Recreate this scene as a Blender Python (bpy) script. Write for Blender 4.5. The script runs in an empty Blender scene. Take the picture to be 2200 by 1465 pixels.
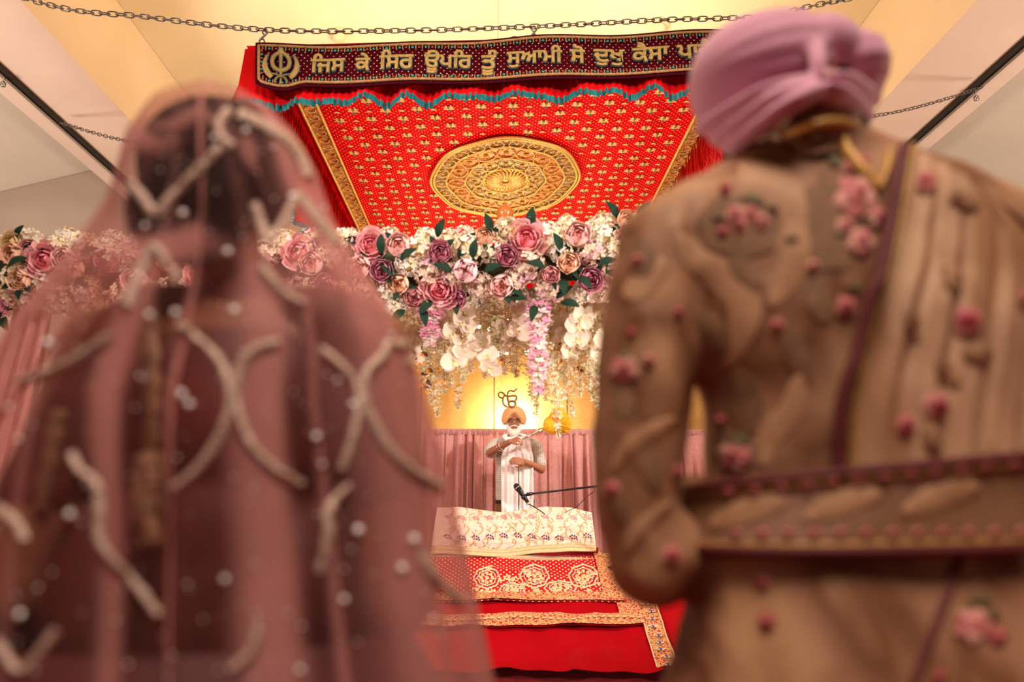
import bpy, bmesh, math, random
from mathutils import Vector, Matrix, Euler, noise
from mathutils.bvhtree import BVHTree
random.seed(7)
V = Vector
PI = math.pi
sc = bpy.context.scene
COL = sc.collection

# ---------------------------------------------------------------- camera
CAM = V((0.0, 0.0, 1.05))
FPX = 2200 * 24.0 / 36.0
cam_d = bpy.data.cameras.new('camera')
cam = bpy.data.objects.new('camera', cam_d)
COL.objects.link(cam)
cam_d.lens = 24.0
cam_d.sensor_width = 36.0
cam_d.clip_start = 0.05
cam_d.clip_end = 100
cam.location = CAM
cam.rotation_euler = (math.radians(90 + 14.26), 0, math.radians(-1.37))
cam_d.dof.use_dof = True
cam_d.dof.focus_distance = 4.9
cam_d.dof.aperture_fstop = 1.25
sc.camera = cam
ROT = Euler(cam.rotation_euler).to_matrix()

# ---------------------------------------------------------------- world, lights, exposure
sc.view_settings.view_transform = 'Standard'
sc.view_settings.look = 'None'
sc.view_settings.gamma = 1.0
sc.view_settings.use_curve_mapping = False
sc.view_settings.exposure = 0.0
sc.cycles.transparent_max_bounces = 40
w = bpy.data.worlds.new('room_ambience')
sc.world = w
w.use_nodes = True
bg = w.node_tree.nodes['Background']
bg.inputs['Color'].default_value = (1.0, 0.87, 0.76, 1)
bg.inputs['Strength'].default_value = 0.10

def lamp(name, kind, loc, power, color, target=None, size=0.2, spot=60, blend=0.6, sy=None):
    d = bpy.data.lights.new(name, kind)
    d.energy = power
    d.color = color
    o = bpy.data.objects.new(name, d)
    COL.objects.link(o)
    o.location = loc
    if kind == 'AREA':
        d.size = size
        if sy:
            d.shape = 'RECTANGLE'
            d.size_y = sy
    else:
        d.shadow_soft_size = size
    if kind == 'SPOT':
        d.spot_size = math.radians(spot)
        d.spot_blend = blend
    if target is not None:
        o.rotation_euler = (V(target) - V(loc)).to_track_quat('-Z', 'Y').to_euler()
    return o

# warm up-lights that wash the middle of the ceiling, above the canopy
lamp('ceiling_uplight', 'AREA', (0, 5.2, 4.1), 165, (1.0, 0.77, 0.33), (0, 5.0, 9), 2.6, sy=2.6)
# added unseen area lamps low at both sides, to brighten beams and side ceilings
lamp('side_fill', 'AREA', (-6.3, 3.2, 0.3), 290, (1.0, 0.80, 0.66), (-4.6, 3.4, 6), 1.6)
lamp('side_fill', 'AREA', (6.3, 3.2, 0.3), 240, (1.0, 0.78, 0.62), (4.6, 3.4, 6), 1.6)
# unseen spots on the altar, the stage and the garland
lamp('unseen_spot', 'SPOT', (-4.1, 4.0, 4.6), 520, (1.0, 0.86, 0.76), (0.2, 6.0, 0.9), 0.12, 34, 0.7)
lamp('unseen_spot', 'SPOT', (4.1, 4.0, 4.6), 950, (1.0, 0.86, 0.76), (0.2, 5.8, 0.8), 0.12, 34, 0.7)
lamp('unseen_spot', 'SPOT', (4.0, 3.0, 4.6), 1000, (1.0, 0.90, 0.80), (0.3, 7.3, 1.3), 0.12, 30, 0.8)  # added to brighten the pink curtain
lamp('unseen_spot', 'SPOT', (-4.1, -0.6, 3.4), 1250, (1.0, 0.90, 0.82), (-0.2, 3.3, 2.2), 0.15, 40, 0.8)  # added pair, set below the track so the banner shades the valance less
lamp('unseen_spot', 'SPOT', (4.1, -0.6, 3.4), 1250, (1.0, 0.90, 0.82), (0.3, 3.3, 2.2), 0.15, 40, 0.8)
# added unseen up-lights that brighten the canopy's underside and the hanging strands
lamp('unseen_uplight', 'SPOT', (2.3, 4.2, 0.5), 240, (1.0, 0.86, 0.66), (0.0, 4.9, 3.7), 0.12, 90, 0.8)
lamp('unseen_uplight', 'SPOT', (-3.4, 4.3, 0.5), 340, (1.0, 0.86, 0.66), (0.0, 4.8, 3.7), 0.12, 70, 0.8)
lamp('unseen_uplight', 'SPOT', (2.2, 2.3, 0.4), 260, (1.0, 0.86, 0.72), (0.1, 3.6, 1.75), 0.12, 50, 0.8)
# lamp behind the standing man that washes the gold wall
lamp('wall_uplight', 'POINT', (0.22, 7.72, 2.12), 95, (1.0, 0.86, 0.58), None, 0.06)
# hall lights above the standing pair
lamp('hall_light', 'AREA', (0.3, -0.9, 4.6), 180, (1.0, 0.82, 0.68), (0.25, 0.95, 1.4), 1.5, sy=1.5)

# ---------------------------------------------------------------- helpers
def ray(px, py):
    return (ROT @ V(((px - 1100) / FPX, (732.5 - py) / FPX, -1.0)))
def at(px, py, Y):
    d = ray(px, py)
    return CAM + d * ((Y - CAM.y) / d.y)
def atZ(px, py, Z):
    d = ray(px, py)
    return CAM + d * ((Z - CAM.z) / d.z)
def lerp(a, b, t):
    return a + (b - a) * t
def interp(tab, x):
    if x <= tab[0][0]:
        return tab[0][1:]
    for a, b in zip(tab, tab[1:]):
        if x <= b[0]:
            t = (x - a[0]) / (b[0] - a[0])
            t2 = t
            return tuple(lerp(p, q, t2) for p, q in zip(a[1:], b[1:]))
    return tab[-1][1:]
def spline(pts, n):
    """Catmull-Rom through pts, n samples per span"""
    P = [V(p) for p in pts]
    out = []
    for i in range(len(P) - 1):
        p0 = P[max(i - 1, 0)]; p1 = P[i]; p2 = P[i + 1]; p3 = P[min(i + 2, len(P) - 1)]
        for k in range(n):
            t = k / n
            out.append(0.5 * ((2 * p1) + (p2 - p0) * t + (2 * p0 - 5 * p1 + 4 * p2 - p3) * t * t + (3 * p1 - p0 - 3 * p2 + p3) * t ** 3))
    out.append(P[-1])
    return out
def basis(d, hint=V((0, 0, 1))):
    d = d.normalized()
    x = hint.cross(d)
    if x.length < 1e-4:
        x = V((1, 0, 0)).cross(d)
    x.normalize()
    y = d.cross(x)
    return x, y, d

class MB:
    def __init__(s):
        s.v = []; s.f = []; s.m = []; s.uv = []
    def add(s, verts, faces, m=0, uvs=None):
        o = len(s.v)
        s.v += [V(p) for p in verts]
        s.uv += uvs if uvs else [(0, 0)] * len(verts)
        s.f += [tuple(o + i for i in f) for f in faces]
        s.m += [m] * len(faces)
    def box(s, c, size, rot=None, m=0):
        c = V(c); h = V(size) / 2
        vs = []
        for x in (-1, 1):
            for y in (-1, 1):
                for z in (-1, 1):
                    p = V((x * h.x, y * h.y, z * h.z))
                    vs.append(c + (rot @ p if rot else p))
        s.add(vs, [(0, 1, 3, 2), (4, 6, 7, 5), (0, 4, 5, 1), (2, 3, 7, 6), (0, 2, 6, 4), (1, 5, 7, 3)], m)
    def grid(s, fn, nu, nv, closed=False, m=0, uvf=None):
        vs = []; uv = []
        cu = nu if closed else nu + 1
        for j in range(nv + 1):
            for i in range(cu):
                u, v = i / nu, j / nv
                vs.append(fn(u, v))
                uv.append(uvf(u, v) if uvf else (u, v))
        fs = []
        for j in range(nv):
            for i in range(nu):
                a = j * cu + i; b = j * cu + (i + 1) % cu
                fs.append((a, b, b + cu, a + cu))
        s.add(vs, fs, m, uv)
    def tube(s, pts, r, n=8, closed=False, m=0, flat=1.0):
        pts = [V(p) for p in pts]
        N = len(pts)
        rs = r if isinstance(r, (list, tuple)) else [r] * N
        vs = []
        hint = V((0, 0, 1))
        prev = None
        for i, p in enumerate(pts):
            if closed:
                d = pts[(i + 1) % N] - pts[i - 1]
            else:
                d = pts[min(i + 1, N - 1)] - pts[max(i - 1, 0)]
            if d.length < 1e-9:
                d = V((0, 0, 1))
            d.normalize()
            if prev is None:
                x, y, _ = basis(d, V((0.13, 0.21, 1)))
            else:
                x = prev - d * prev.dot(d)
                if x.length < 1e-5:
                    x, y, _ = basis(d)
                x.normalize(); y = d.cross(x)
            prev = x
            for k in range(n):
                a = 2 * PI * k / n
                vs.append(p + (x * math.cos(a) + y * math.sin(a) * flat) * rs[i])
        fs = []
        for i in range(N if closed else N - 1):
            j = (i + 1) % N
            for k in range(n):
                k2 = (k + 1) % n
                fs.append((i * n + k, i * n + k2, j * n + k2, j * n + k))
        if not closed:
            fs.append(tuple(range(n))[::-1])
            fs.append(tuple((N - 1) * n + k for k in range(n)))
        s.add(vs, fs, m)
    def lathe(s, prof, c, n=16, R=None, m=0):
        c = V(c); vs = []
        for r, z in prof:
            for k in range(n):
                a = 2 * PI * k / n
                p = V((r * math.cos(a), r * math.sin(a), z))
                vs.append(c + (R @ p if R else p))
        fs = []
        for j in range(len(prof) - 1):
            for k in range(n):
                k2 = (k + 1) % n
                fs.append((j * n + k, j * n + k2, (j + 1) * n + k2, (j + 1) * n + k))
        fs.append(tuple(range(n))[::-1])
        fs.append(tuple((len(prof) - 1) * n + k for k in range(n)))
        s.add(vs, fs, m)
    def ell(s, c, r, R=None, n=16, m=0):
        prof = [(math.sin(PI * i / n) if 0 < i < n else 0.02, -math.cos(PI * i / n)) for i in range(n + 1)]
        S = Matrix.Diagonal(V(r))
        s.lathe(prof, c, n, (R @ S) if R else S, m)
    def cap(s, a, b, ra, rb, n=12, m=0):
        a, b = V(a), V(b)
        d = b - a; L = d.length
        x, y, z = basis(d)
        R = Matrix((x, y, z)).transposed()
        prof = []
        for i in range(5):
            t = PI / 2 * i / 4
            prof.append((max(ra * math.sin(t), ra * 0.03), -ra * math.cos(t)))
        for i in range(5):
            t = PI / 2 * i / 4
            prof.append((max(rb * math.cos(t), rb * 0.03), L + rb * math.sin(t)))
        s.lathe(prof, a, n, R, m)

ORG = {}
def mesh_of(name, mb, mats, off=V((0, 0, 0)), smooth=True):
    me = bpy.data.meshes.new(name)
    me.from_pydata([p - off for p in mb.v], [], mb.f)
    if not isinstance(mats, (list, tuple)):
        mats = [mats]
    for x in mats:
        me.materials.append(x)
    me.polygons.foreach_set('material_index', mb.m)
    me.polygons.foreach_set('use_smooth', [smooth] * len(mb.f))
    if any(u != (0, 0) for u in mb.uv[:64]):
        l = me.uv_layers.new(name='UVMap')
        ids = [0] * len(me.loops)
        me.loops.foreach_get('vertex_index', ids)
        flat = []
        for i in ids:
            flat += mb.uv[i]
        l.data.foreach_set('uv', flat)
    me.update()
    return me
def thing(name, label, cat, loc=(0, 0, 0), group=None):
    o = bpy.data.objects.new(name, None)
    o.empty_display_size = 0.1
    COL.objects.link(o)
    o.location = loc
    o['label'] = label; o['category'] = cat
    if group:
        o['group'] = group
    ORG[o] = V(loc)
    return o
def part(name, mb, mats, parent, label=None, smooth=True, kind=None):
    org = ORG[parent]
    o = bpy.data.objects.new(name, mesh_of(name, mb, mats, org, smooth))
    COL.objects.link(o)
    o.parent = parent
    ORG[o] = org
    if label:
        o['label'] = label
    if kind:
        o['kind'] = kind
    return o
def inst(name, me, parent, M, label=None):
    """a part that shares mesh data; M is its world matrix"""
    o = bpy.data.objects.new(name, me)
    COL.objects.link(o)
    o.parent = parent
    M = M.copy(); M.translation -= ORG[parent]
    o.matrix_local = M
    if label:
        o['label'] = label
    return o
def single(name, mb, mats, label, cat, loc=(0, 0, 0), group=None, smooth=True):
    o = bpy.data.objects.new(name, mesh_of(name, mb, mats, V(loc), smooth))
    COL.objects.link(o)
    o.location = loc
    o['label'] = label; o['category'] = cat
    if group:
        o['group'] = group
    ORG[o] = V(loc)
    return o
def struct(name, mb, mats, parent=None, smooth=False, loc=(0, 0, 0)):
    if parent:
        return part(name, mb, mats, parent, smooth=smooth)
    o = bpy.data.objects.new(name, mesh_of(name, mb, mats, V(loc), smooth))
    COL.objects.link(o)
    o.location = loc
    o['kind'] = 'structure'
    ORG[o] = V(loc)
    return o
def remesh(mb, voxel, smooth=4, fn=None, factor=0.5):
    """one continuous surface from overlapping closed shapes; returns MB"""
    me = mesh_of('shape', mb, [])
    o = bpy.data.objects.new('shape', me)
    COL.objects.link(o)
    md = o.modifiers.new('r', 'REMESH'); md.mode = 'VOXEL'; md.voxel_size = voxel
    ms = o.modifiers.new('s', 'SMOOTH'); ms.iterations = smooth; ms.factor = factor
    dg = bpy.context.evaluated_depsgraph_get()
    ev = o.evaluated_get(dg)
    m2 = bpy.data.meshes.new_from_object(ev)
    out = MB()
    nv = [v.normal.copy() for v in m2.vertices]
    vs = [v.co.copy() for v in m2.vertices]
    if fn:
        vs = [fn(p, n) for p, n in zip(vs, nv)]
    out.add(vs, [tuple(p.vertices) for p in m2.polygons])
    bpy.data.objects.remove(o); bpy.data.meshes.remove(me); bpy.data.meshes.remove(m2)
    return out
def bvh(*mbs):
    vs = []; fs = []
    for mb in mbs:
        o = len(vs)
        vs += mb.v
        fs += [tuple(o + i for i in f) for f in mb.f]
    return BVHTree.FromPolygons([tuple(p) for p in vs], fs)
def hit(tree, px, py):
    d = ray(px, py).normalized()
    h = tree.ray_cast(CAM, d)
    return (h[0], h[1], d) if h[0] is not None else None

def ribbon_on(mb, tree, pts2, width, off=0.004, m=0, n=6, taper=False, dome=0.004, bead=0):
    """embroidery laid on a surface along a line of sight points; width in px"""
    P = spline([(x, y, 0) for x, y in pts2], n)
    hw = width / 2
    rows = []
    N = len(P)
    for i, p in enumerate(P):
        d = (P[min(i + 1, N - 1)] - P[max(i - 1, 0)])
        if d.length < 1e-6:
            continue
        d.normalize(); q = V((-d.y, d.x, 0))
        wv = hw * (math.sin(PI * (i + 0.3) / (N - 0.4)) ** 0.5 if taper else 1)
        if bead:
            wv *= 1 + 0.18 * math.sin(i * bead)
        row = []
        for k, t in enumerate((-1, -0.5, 0, 0.5, 1)):
            h = hit(tree, p.x + q.x * t * wv, p.y + q.y * t * wv)
            if h is None:
                row = None; break
            nn = h[1] if h[1].dot(h[2]) < 0 else -h[1]
            row.append(h[0] - h[2] * 0.0 + nn * (off + dome * (1 - t * t)))
        if row is None:
            if len(rows) > 1:
                _flush(mb, rows, m)
            rows = []
            continue
        if rows and (rows[-1][2] - row[2]).length > 0.12:
            if len(rows) > 1:
                _flush(mb, rows, m)
            rows = []
        rows.append(row)
    if len(rows) > 1:
        _flush(mb, rows, m)
def _flush(mb, rows, m):
    vs = [p for r in rows for p in r]
    fs = []
    for i in range(len(rows) - 1):
        for k in range(4):
            a = i * 5 + k
            fs.append((a, a + 1, a + 6, a + 5))
    mb.add(vs, fs, m)
def patch_on(mb, tree, cx, cy, r, petals=5, depth=0.25, off=0.003, m=0, rot=0, asp=1.0, dome=0.004, tilt=0.0):
    n = max(12, petals * 5)
    vs = []; ct = None
    def P(rr, a):
        dx = rr * math.cos(a); dy = rr * math.sin(a) * asp
        x = dx * math.cos(tilt) - dy * math.sin(tilt); y = dx * math.sin(tilt) + dy * math.cos(tilt)
        h = hit(tree, cx + x, cy + y)
        if h is None:
            return None
        nn = h[1] if h[1].dot(h[2]) < 0 else -h[1]
        return h[0] + nn * (off + dome * (1 - min(1, rr / r) ** 2))
    ct = P(0.001, 0)
    if ct is None:
        return
    rings = [[], []]
    for k in range(n):
        a = 2 * PI * k / n
        sh = 1 - depth * (0.5 + 0.5 * math.cos(petals * a + rot))
        for q, f in enumerate((0.55, 1.0)):
            p = P(r * sh * f, a + rot)
            if p is None or (p - ct).length > 0.25:
                return
            rings[q].append(p)
    vs = [ct] + rings[0] + rings[1]
    fs = []
    for k in range(n):
        k2 = (k + 1) % n
        fs.append((0, 1 + k, 1 + k2))
        fs.append((1 + k, 1 + n + k, 1 + n + k2, 1 + k2))
    mb.add(vs, fs, m)

# ---------------------------------------------------------------- materials
class NT:
    def __init__(s, name):
        s.mat = bpy.data.materials.new(name); s.mat.use_nodes = True
        s.t = s.mat.node_tree
        s.b = s.t.nodes['Principled BSDF']
        s.out = s.t.nodes['Material Output']
    def n(s, typ, **kw):
        nd = s.t.nodes.new(typ)
        for k, v in kw.items():
            if hasattr(nd, k) and k not in nd.inputs:
                setattr(nd, k, v)
            else:
                s.set(nd.inputs[k], v)
        return nd
    def set(s, inp, v):
        if isinstance(v, bpy.types.NodeSocket):
            s.t.links.new(v, inp)
        elif isinstance(v, tuple) and len(v) == 3 and inp.type == 'RGBA':
            inp.default_value = (*v, 1)
        else:
            inp.default_value = v
    def p(s, **kw):
        for k, v in kw.items():
            s.set(s.b.inputs[k.replace('_', ' ')], v)
    def math(s, op, a, b=0.0, c=None):
        nd = s.t.nodes.new('ShaderNodeMath'); nd.operation = op
        s.set(nd.inputs[0], a); s.set(nd.inputs[1], b)
        if c is not None:
            s.set(nd.inputs[2], c)
        return nd.outputs[0]
    def mix(s, f, a, b):
        nd = s.t.nodes.new('ShaderNodeMix'); nd.data_type = 'RGBA'
        s.set(nd.inputs[0], f); s.set(nd.inputs[6], a); s.set(nd.inputs[7], b)
        return nd.outputs[2]
    def obj(s):
        return s.n('ShaderNodeTexCoord').outputs['Object']
    def uvc(s):
        return s.n('ShaderNodeTexCoord').outputs['UV']
    def noise(s, vec, scale, detail=3, rough=0.55, dist=0.0):
        nd = s.n('ShaderNodeTexNoise')
        s.set(nd.inputs['Vector'], vec); nd.inputs['Scale'].default_value = scale
        nd.inputs['Detail'].default_value = detail; nd.inputs['Roughness'].default_value = rough
        nd.inputs['Distortion'].default_value = dist
        return nd.outputs['Fac']
    def vor(s, vec, scale, feature='F1', out='Distance'):
        nd = s.n('ShaderNodeTexVoronoi'); nd.feature = feature
        s.set(nd.inputs['Vector'], vec); nd.inputs['Scale'].default_value = scale
        return nd.outputs[out]
    def ramp(s, f, stops):
        nd = s.n('ShaderNodeValToRGB'); e = nd.color_ramp.elements
        while len(e) < len(stops):
            e.new(0.5)
        for el, (p_, c) in zip(e, stops):
            el.position = p_; el.color = (*c, 1)
        s.set(nd.inputs[0], f)
        return nd.outputs['Color']
    def scalev(s, vec, v):
        nd = s.n('ShaderNodeMapping'); s.set(nd.inputs['Vector'], vec); nd.inputs['Scale'].default_value = v
        return nd.outputs[0]
    def bump(s, h, strength=0.3, dist=0.01):
        nd = s.n('ShaderNodeBump'); s.set(nd.inputs['Height'], h)
        nd.inputs['Strength'].default_value = strength; nd.inputs['Distance'].default_value = dist
        s.set(s.b.inputs['Normal'], nd.outputs[0])
    def dots(s, vec, pitch, r):
        sp = s.n('ShaderNodeSeparateXYZ'); s.set(sp.inputs[0], vec)
        x = s.math('DIVIDE', sp.outputs[0], pitch); y = s.math('DIVIDE', sp.outputs[1], pitch)
        a = s.math('SUBTRACT', s.math('FRACT', s.math('ADD', x, y)), 0.5)
        b = s.math('SUBTRACT', s.math('FRACT', s.math('SUBTRACT', x, y)), 0.5)
        d = s.math('SQRT', s.math('ADD', s.math('MULTIPLY', a, a), s.math('MULTIPLY', b, b)))
        return s.math('LESS_THAN', d, r)

def plain(name, col, rough=0.6, metal=0.0, var=0.0, vscale=20, bump=0.0, bscale=60, sheen=0.0, spec=0.5, trans=0.0, emit=None):
    t = NT(name)
    t.p(Base_Color=col, Roughness=rough, Metallic=metal)
    t.b.inputs['Specular IOR Level'].default_value = spec
    if var:
        f = t.noise(t.obj(), vscale)
        c2 = tuple(c * (1 - var) for c in col); c1 = tuple(min(1, c * (1 + var)) for c in col)
        t.p(Base_Color=t.ramp(f, [(0.3, c2), (0.7, c1)]))
    if bump:
        t.bump(t.noise(t.obj(), bscale, 4), bump, 0.004)
    if sheen:
        t.p(Sheen_Weight=sheen, Sheen_Roughness=0.4)
        t.b.inputs['Sheen Tint'].default_value = (min(1, col[0] * 2 + .2), min(1, col[1] * 2 + .2), min(1, col[2] * 2 + .2), 1)
    if trans:
        tr = t.n('ShaderNodeBsdfTranslucent'); tr.inputs['Color'].default_value = (*col, 1)
        mx = t.n('ShaderNodeMixShader'); mx.inputs[0].default_value = trans
        t.t.links.new(t.b.outputs[0], mx.inputs[1]); t.t.links.new(tr.outputs[0], mx.inputs[2])
        t.t.links.new(mx.outputs[0], t.out.inputs['Surface'])
    if emit:
        t.p(Emission_Color=col, Emission_Strength=emit)
    return t.mat

# ---------------------------------------------------------------- room
WALLY = 8.0
ZB, XB, XL = 4.79, 3.59, 4.55          # beam underside and its edges
ZA, SL = 5.74, 0.287                   # ceiling height at the beam, slope
def ceil_z(x):
    return ZA + SL * (XB - abs(x))
m_wall = plain('wall_paint', (0.50, 0.42, 0.35), 0.8, var=0.05, vscale=2, bump=0.05)
m_ceil = plain('ceiling_paint', (0.80, 0.74, 0.62), 0.85, var=0.04, vscale=1.5)
m_side = plain('side_ceiling_paint', (0.72, 0.70, 0.60), 0.85, var=0.04, vscale=1.5)
m_beam = plain('beam_paint', (0.78, 0.66, 0.56), 0.8, var=0.04, vscale=1.2)
m_carpet = plain('red_carpet', (0.22, 0.008, 0.010), 0.95, var=0.3, vscale=60, bump=0.4, bscale=300)

b = MB(); b.box((0, 2.0, -0.05), (18, 12.2, 0.1))
struct('floor', b, m_carpet)
b = MB()
def gable(y0, y1):
    pts = [(-9, 0), (9, 0), (9, ceil_z(9)), (0, ceil_z(0)), (-9, ceil_z(9))]
    vs = [(x, y0, z) for x, z in pts] + [(x, y1, z) for x, z in pts]
    n = 5
    b.add(vs, [tuple(range(n)), tuple(range(2 * n - 1, n - 1, -1))] + [(i, i + n, (i + 1) % n + n, (i + 1) % n) for i in range(n)])
gable(WALLY, WALLY + 0.15)
struct('wall_back', b, m_wall)
for s, nm in ((-1, 'wall_left'), (1, 'wall_right')):
    b = MB(); b.box((s * 9.08, 2.0, ceil_z(9) / 2), (0.15, 12.2, ceil_z(9)))
    struct(nm, b, m_wall)
# sloping ceiling: a shell with panels under it, joints open between panels
b = MB()
for s in (-1, 1):
    vs = []
    for x in (0, 9.1):
        for y in (-4.1, WALLY + 0.15):
            for dz in (0.02, 0.14):
                vs.append((s * x, y, ceil_z(x) + dz))
    b.add(vs, [(0, 1, 3, 2), (4, 6, 7, 5), (0, 4, 5, 1), (2, 3, 7, 6), (0, 2, 6, 4), (1, 5, 7, 3)])
ceil = struct('ceiling', b, m_ceil)
def slab(x0, x1, y0, y1):
    q = MB(); g = 0.004
    vs = []
    for x in (x0 + g, x1 - g):
        for y in (y0 + g, y1 - g):
            for dz in (0.0, 0.018):
                vs.append((x, y, ceil_z((x)) + dz))
    q.add(vs, [(0, 1, 3, 2), (4, 6, 7, 5), (0, 4, 5, 1), (2, 3, 7, 6), (0, 2, 6, 4), (1, 5, 7, 3)])
    return q
ys = [-4.1, -0.4, 2.55, 5.35, WALLY]
for y0, y1 in zip(ys, ys[1:]):
    part('ceiling_panel', slab(-XB, 0, y0, y1), m_ceil, ceil, smooth=False)
    part('ceiling_panel', slab(0, XB, y0, y1), m_ceil, ceil, smooth=False)
    part('ceiling_panel', slab(-9.0, -XL + 0.02, y0, y1), m_side, ceil, smooth=False)
    part('ceiling_panel', slab(XL - 0.02, 9.0, y0, y1), m_side, ceil, smooth=False)
m_dark = plain('dark_slot', (0.012, 0.010, 0.008), 0.6)
m_steel = plain('steel', (0.55, 0.53, 0.50), 0.35, 1.0)
m_chain = plain('chain_steel', (0.20, 0.19, 0.19), 0.4, 0.9)
for s, nm, side in ((-1, 'trim_1', 'left'), (1, 'trim_2', 'right')):
    b = MB()
    xc = s * (XB + XL) / 2
    b.box((xc, 2.0, (ZB + 6.0) / 2), (XL - XB, 12.0, 6.0 - ZB))
    struct(nm, b, m_beam)
    xt = s * 1.14 * 3.74
    t = thing('curtain_track', 'thin dark metal track under the %s ceiling beam, with a chain tied to it' % ('beige' if s < 0 else 'pinkish'), 'track', (xt, 2.0, ZB))
    t['label'] = ('long dark metal track under the ceiling beam above the bride' if s < 0 else 'long dark metal track under the ceiling beam above the shoulder of the turbaned groom')
    q = MB(); q.box((xt, 2.0, ZB - 0.02), (0.03, 11.9, 0.04)); part('slot', q, m_dark, t, smooth=False)
    q = MB(); q.box((xt - s * -0.045, 2.0, ZB - 0.025), (0.03, 11.9, 0.05)); part('rail', q, m_steel, t, smooth=False)
    for yy in (3.1, 4.2, 5.3):
        q = MB(); q.tube([(xt + s * .03, yy, ZB - 0.05), (xt + s * .03, yy, ZB - 0.10)], 0.008, 6)
        q.box((xt + s * .03, yy, ZB - 0.12), (0.03, 0.03, 0.04)); part('hanger', q, m_steel, t)

# ceiling detectors
def on_ceiling(px, py):
    d = ray(px, py)
    best = None
    for k in range(200, 900):
        p = CAM + d * (k * 0.01)
        if p.z >= ceil_z(p.x):
            return p
    return CAM + d * 6
m_white = plain('white_plastic', (0.75, 0.66, 0.52), 0.4)
for px, py, lab in ((725, 70, 'small round white ceiling detector over the embroidered emblem'), (1420, 50, 'small round white ceiling detector near the groom\'s turban')):
    p = on_ceiling(px, py)
    n = V((-SL if p.x > 0 else SL, 0, -1)).normalized()
    x, y, z = basis(n)
    R = Matrix((x, y, z)).transposed()
    t = thing('smoke_detector', lab, 'detector', p)
    q = MB(); q.lathe([(0.10, -0.01), (0.10, 0.03), (0.085, 0.045)], p, 20, R); part('base', q, m_white, t)
    q = MB(); q.lathe([(0.075, 0.04), (0.075, 0.075), (0.055, 0.10), (0.02, 0.11)], p, 20, R); part('sensor', q, m_white, t)

# ---------------------------------------------------------------- canopy
def mat_canopy():
    t = NT('canopy_red_sequins')
    uv = t.uvc()
    d = t.dots(uv, 0.042, 0.13)
    nz = t.noise(uv, 9, 2)
    base = t.ramp(nz, [(0.35, (0.58, 0.001, 0.003)), (0.65, (0.70, 0.002, 0.004))])
    sparkle = t.ramp(t.vor(uv, 25, out='Color'), [(0.2, (0.85, 0.38, 0.16)), (0.8, (0.95, 0.72, 0.45))])
    t.p(Base_Color=t.mix(d, base, sparkle), Roughness=0.6)
    t.b.inputs['Specular IOR Level'].default_value = 0.05
    return t.mat
m_canopy = mat_canopy()
def mat_red(name, c, bs=0.1, wave=None):
    t = NT(name)
    o = t.obj()
    f = t.noise(o, 5, 3)
    t.p(Base_Color=t.ramp(f, [(0.3, tuple(x * 0.85 for x in c)), (0.7, c)]), Roughness=0.55)
    t.b.inputs['Specular IOR Level'].default_value = 0.04
    t.bump(t.noise(o, 400, 2), bs, 0.002)
    return t.mat
m_red = mat_red('red_satin', (0.66, 0.004, 0.006))
m_redcloth = mat_red('red_altar_cloth', (0.36, 0.002, 0.006))
m_teal = plain('teal_ribbon', (0.004, 0.15, 0.16), 0.4, var=0.3, vscale=30)
def mat_gold_embroidery(name, bg_c, g1, g2, scale, thr=0.28, extra=None):
    t = NT(name)
    o = t.obj()
    v = t.vor(o, scale, 'DISTANCE_TO_EDGE')
    v2 = t.vor(o, scale * 2.1, 'F1')
    line = t.math('LESS_THAN', v, thr * 0.25)
    core = t.math('LESS_THAN', v2, 0.38)
    g = t.ramp(t.noise(o, scale * 3, 2), [(0.35, g1), (0.65, g2)])
    if extra:
        cell = t.vor(o, scale * 1.3, 'F1', 'Color')
        sp = t.n('ShaderNodeSeparateColor'); t.set(sp.inputs[0], cell)
        bgc = t.mix(t.math('GREATER_THAN', sp.outputs[0], 0.62), bg_c, extra)
    else:
        bgc = bg_c
    f = t.math('MAXIMUM', line, t.math('MULTIPLY', core, 0.85))
    t.p(Base_Color=t.mix(f, bgc, g), Roughness=0.42, Metallic=t.math('MULTIPLY', f, 0.35))
    t.bump(f, 0.5, 0.004)
    return t.mat
G1, G2 = (0.62, 0.34, 0.06), (0.85, 0.58, 0.17)
m_goldband = mat_gold_embroidery('gold_band', (0.55, 0.16, 0.05), G1, G2, 26, 0.3, (0.30, 0.30, 0.20))
m_ring_grey = mat_gold_embroidery('medallion_grey_ring', (0.26, 0.25, 0.15), (0.55, 0.28, 0.05), (0.78, 0.50, 0.14), 22, 0.2, (0.36, 0.14, 0.04))
m_ring_red = mat_gold_embroidery('medallion_red_ring', (0.42, 0.05, 0.01), (0.62, 0.24, 0.03), (0.78, 0.46, 0.10), 24, 0.2, (0.5, 0.18, 0.03))
m_gold = plain('gold_thread', (0.82, 0.52, 0.13), 0.4, 0.35, var=0.25, vscale=60)
m_golddeep = plain('deep_gold', (0.66, 0.33, 0.04), 0.35, 0.5, var=0.3, vscale=40)
m_motif = plain('pale_gold_applique', (0.85, 0.58, 0.22), 0.4, 0.25, var=0.2, vscale=50)
m_motif_dk = plain('dark_gold_heart', (0.32, 0.16, 0.02), 0.4, 0.3)
m_tealbead = plain('turquoise_bead', (0.01, 0.26, 0.24), 0.3)

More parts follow.
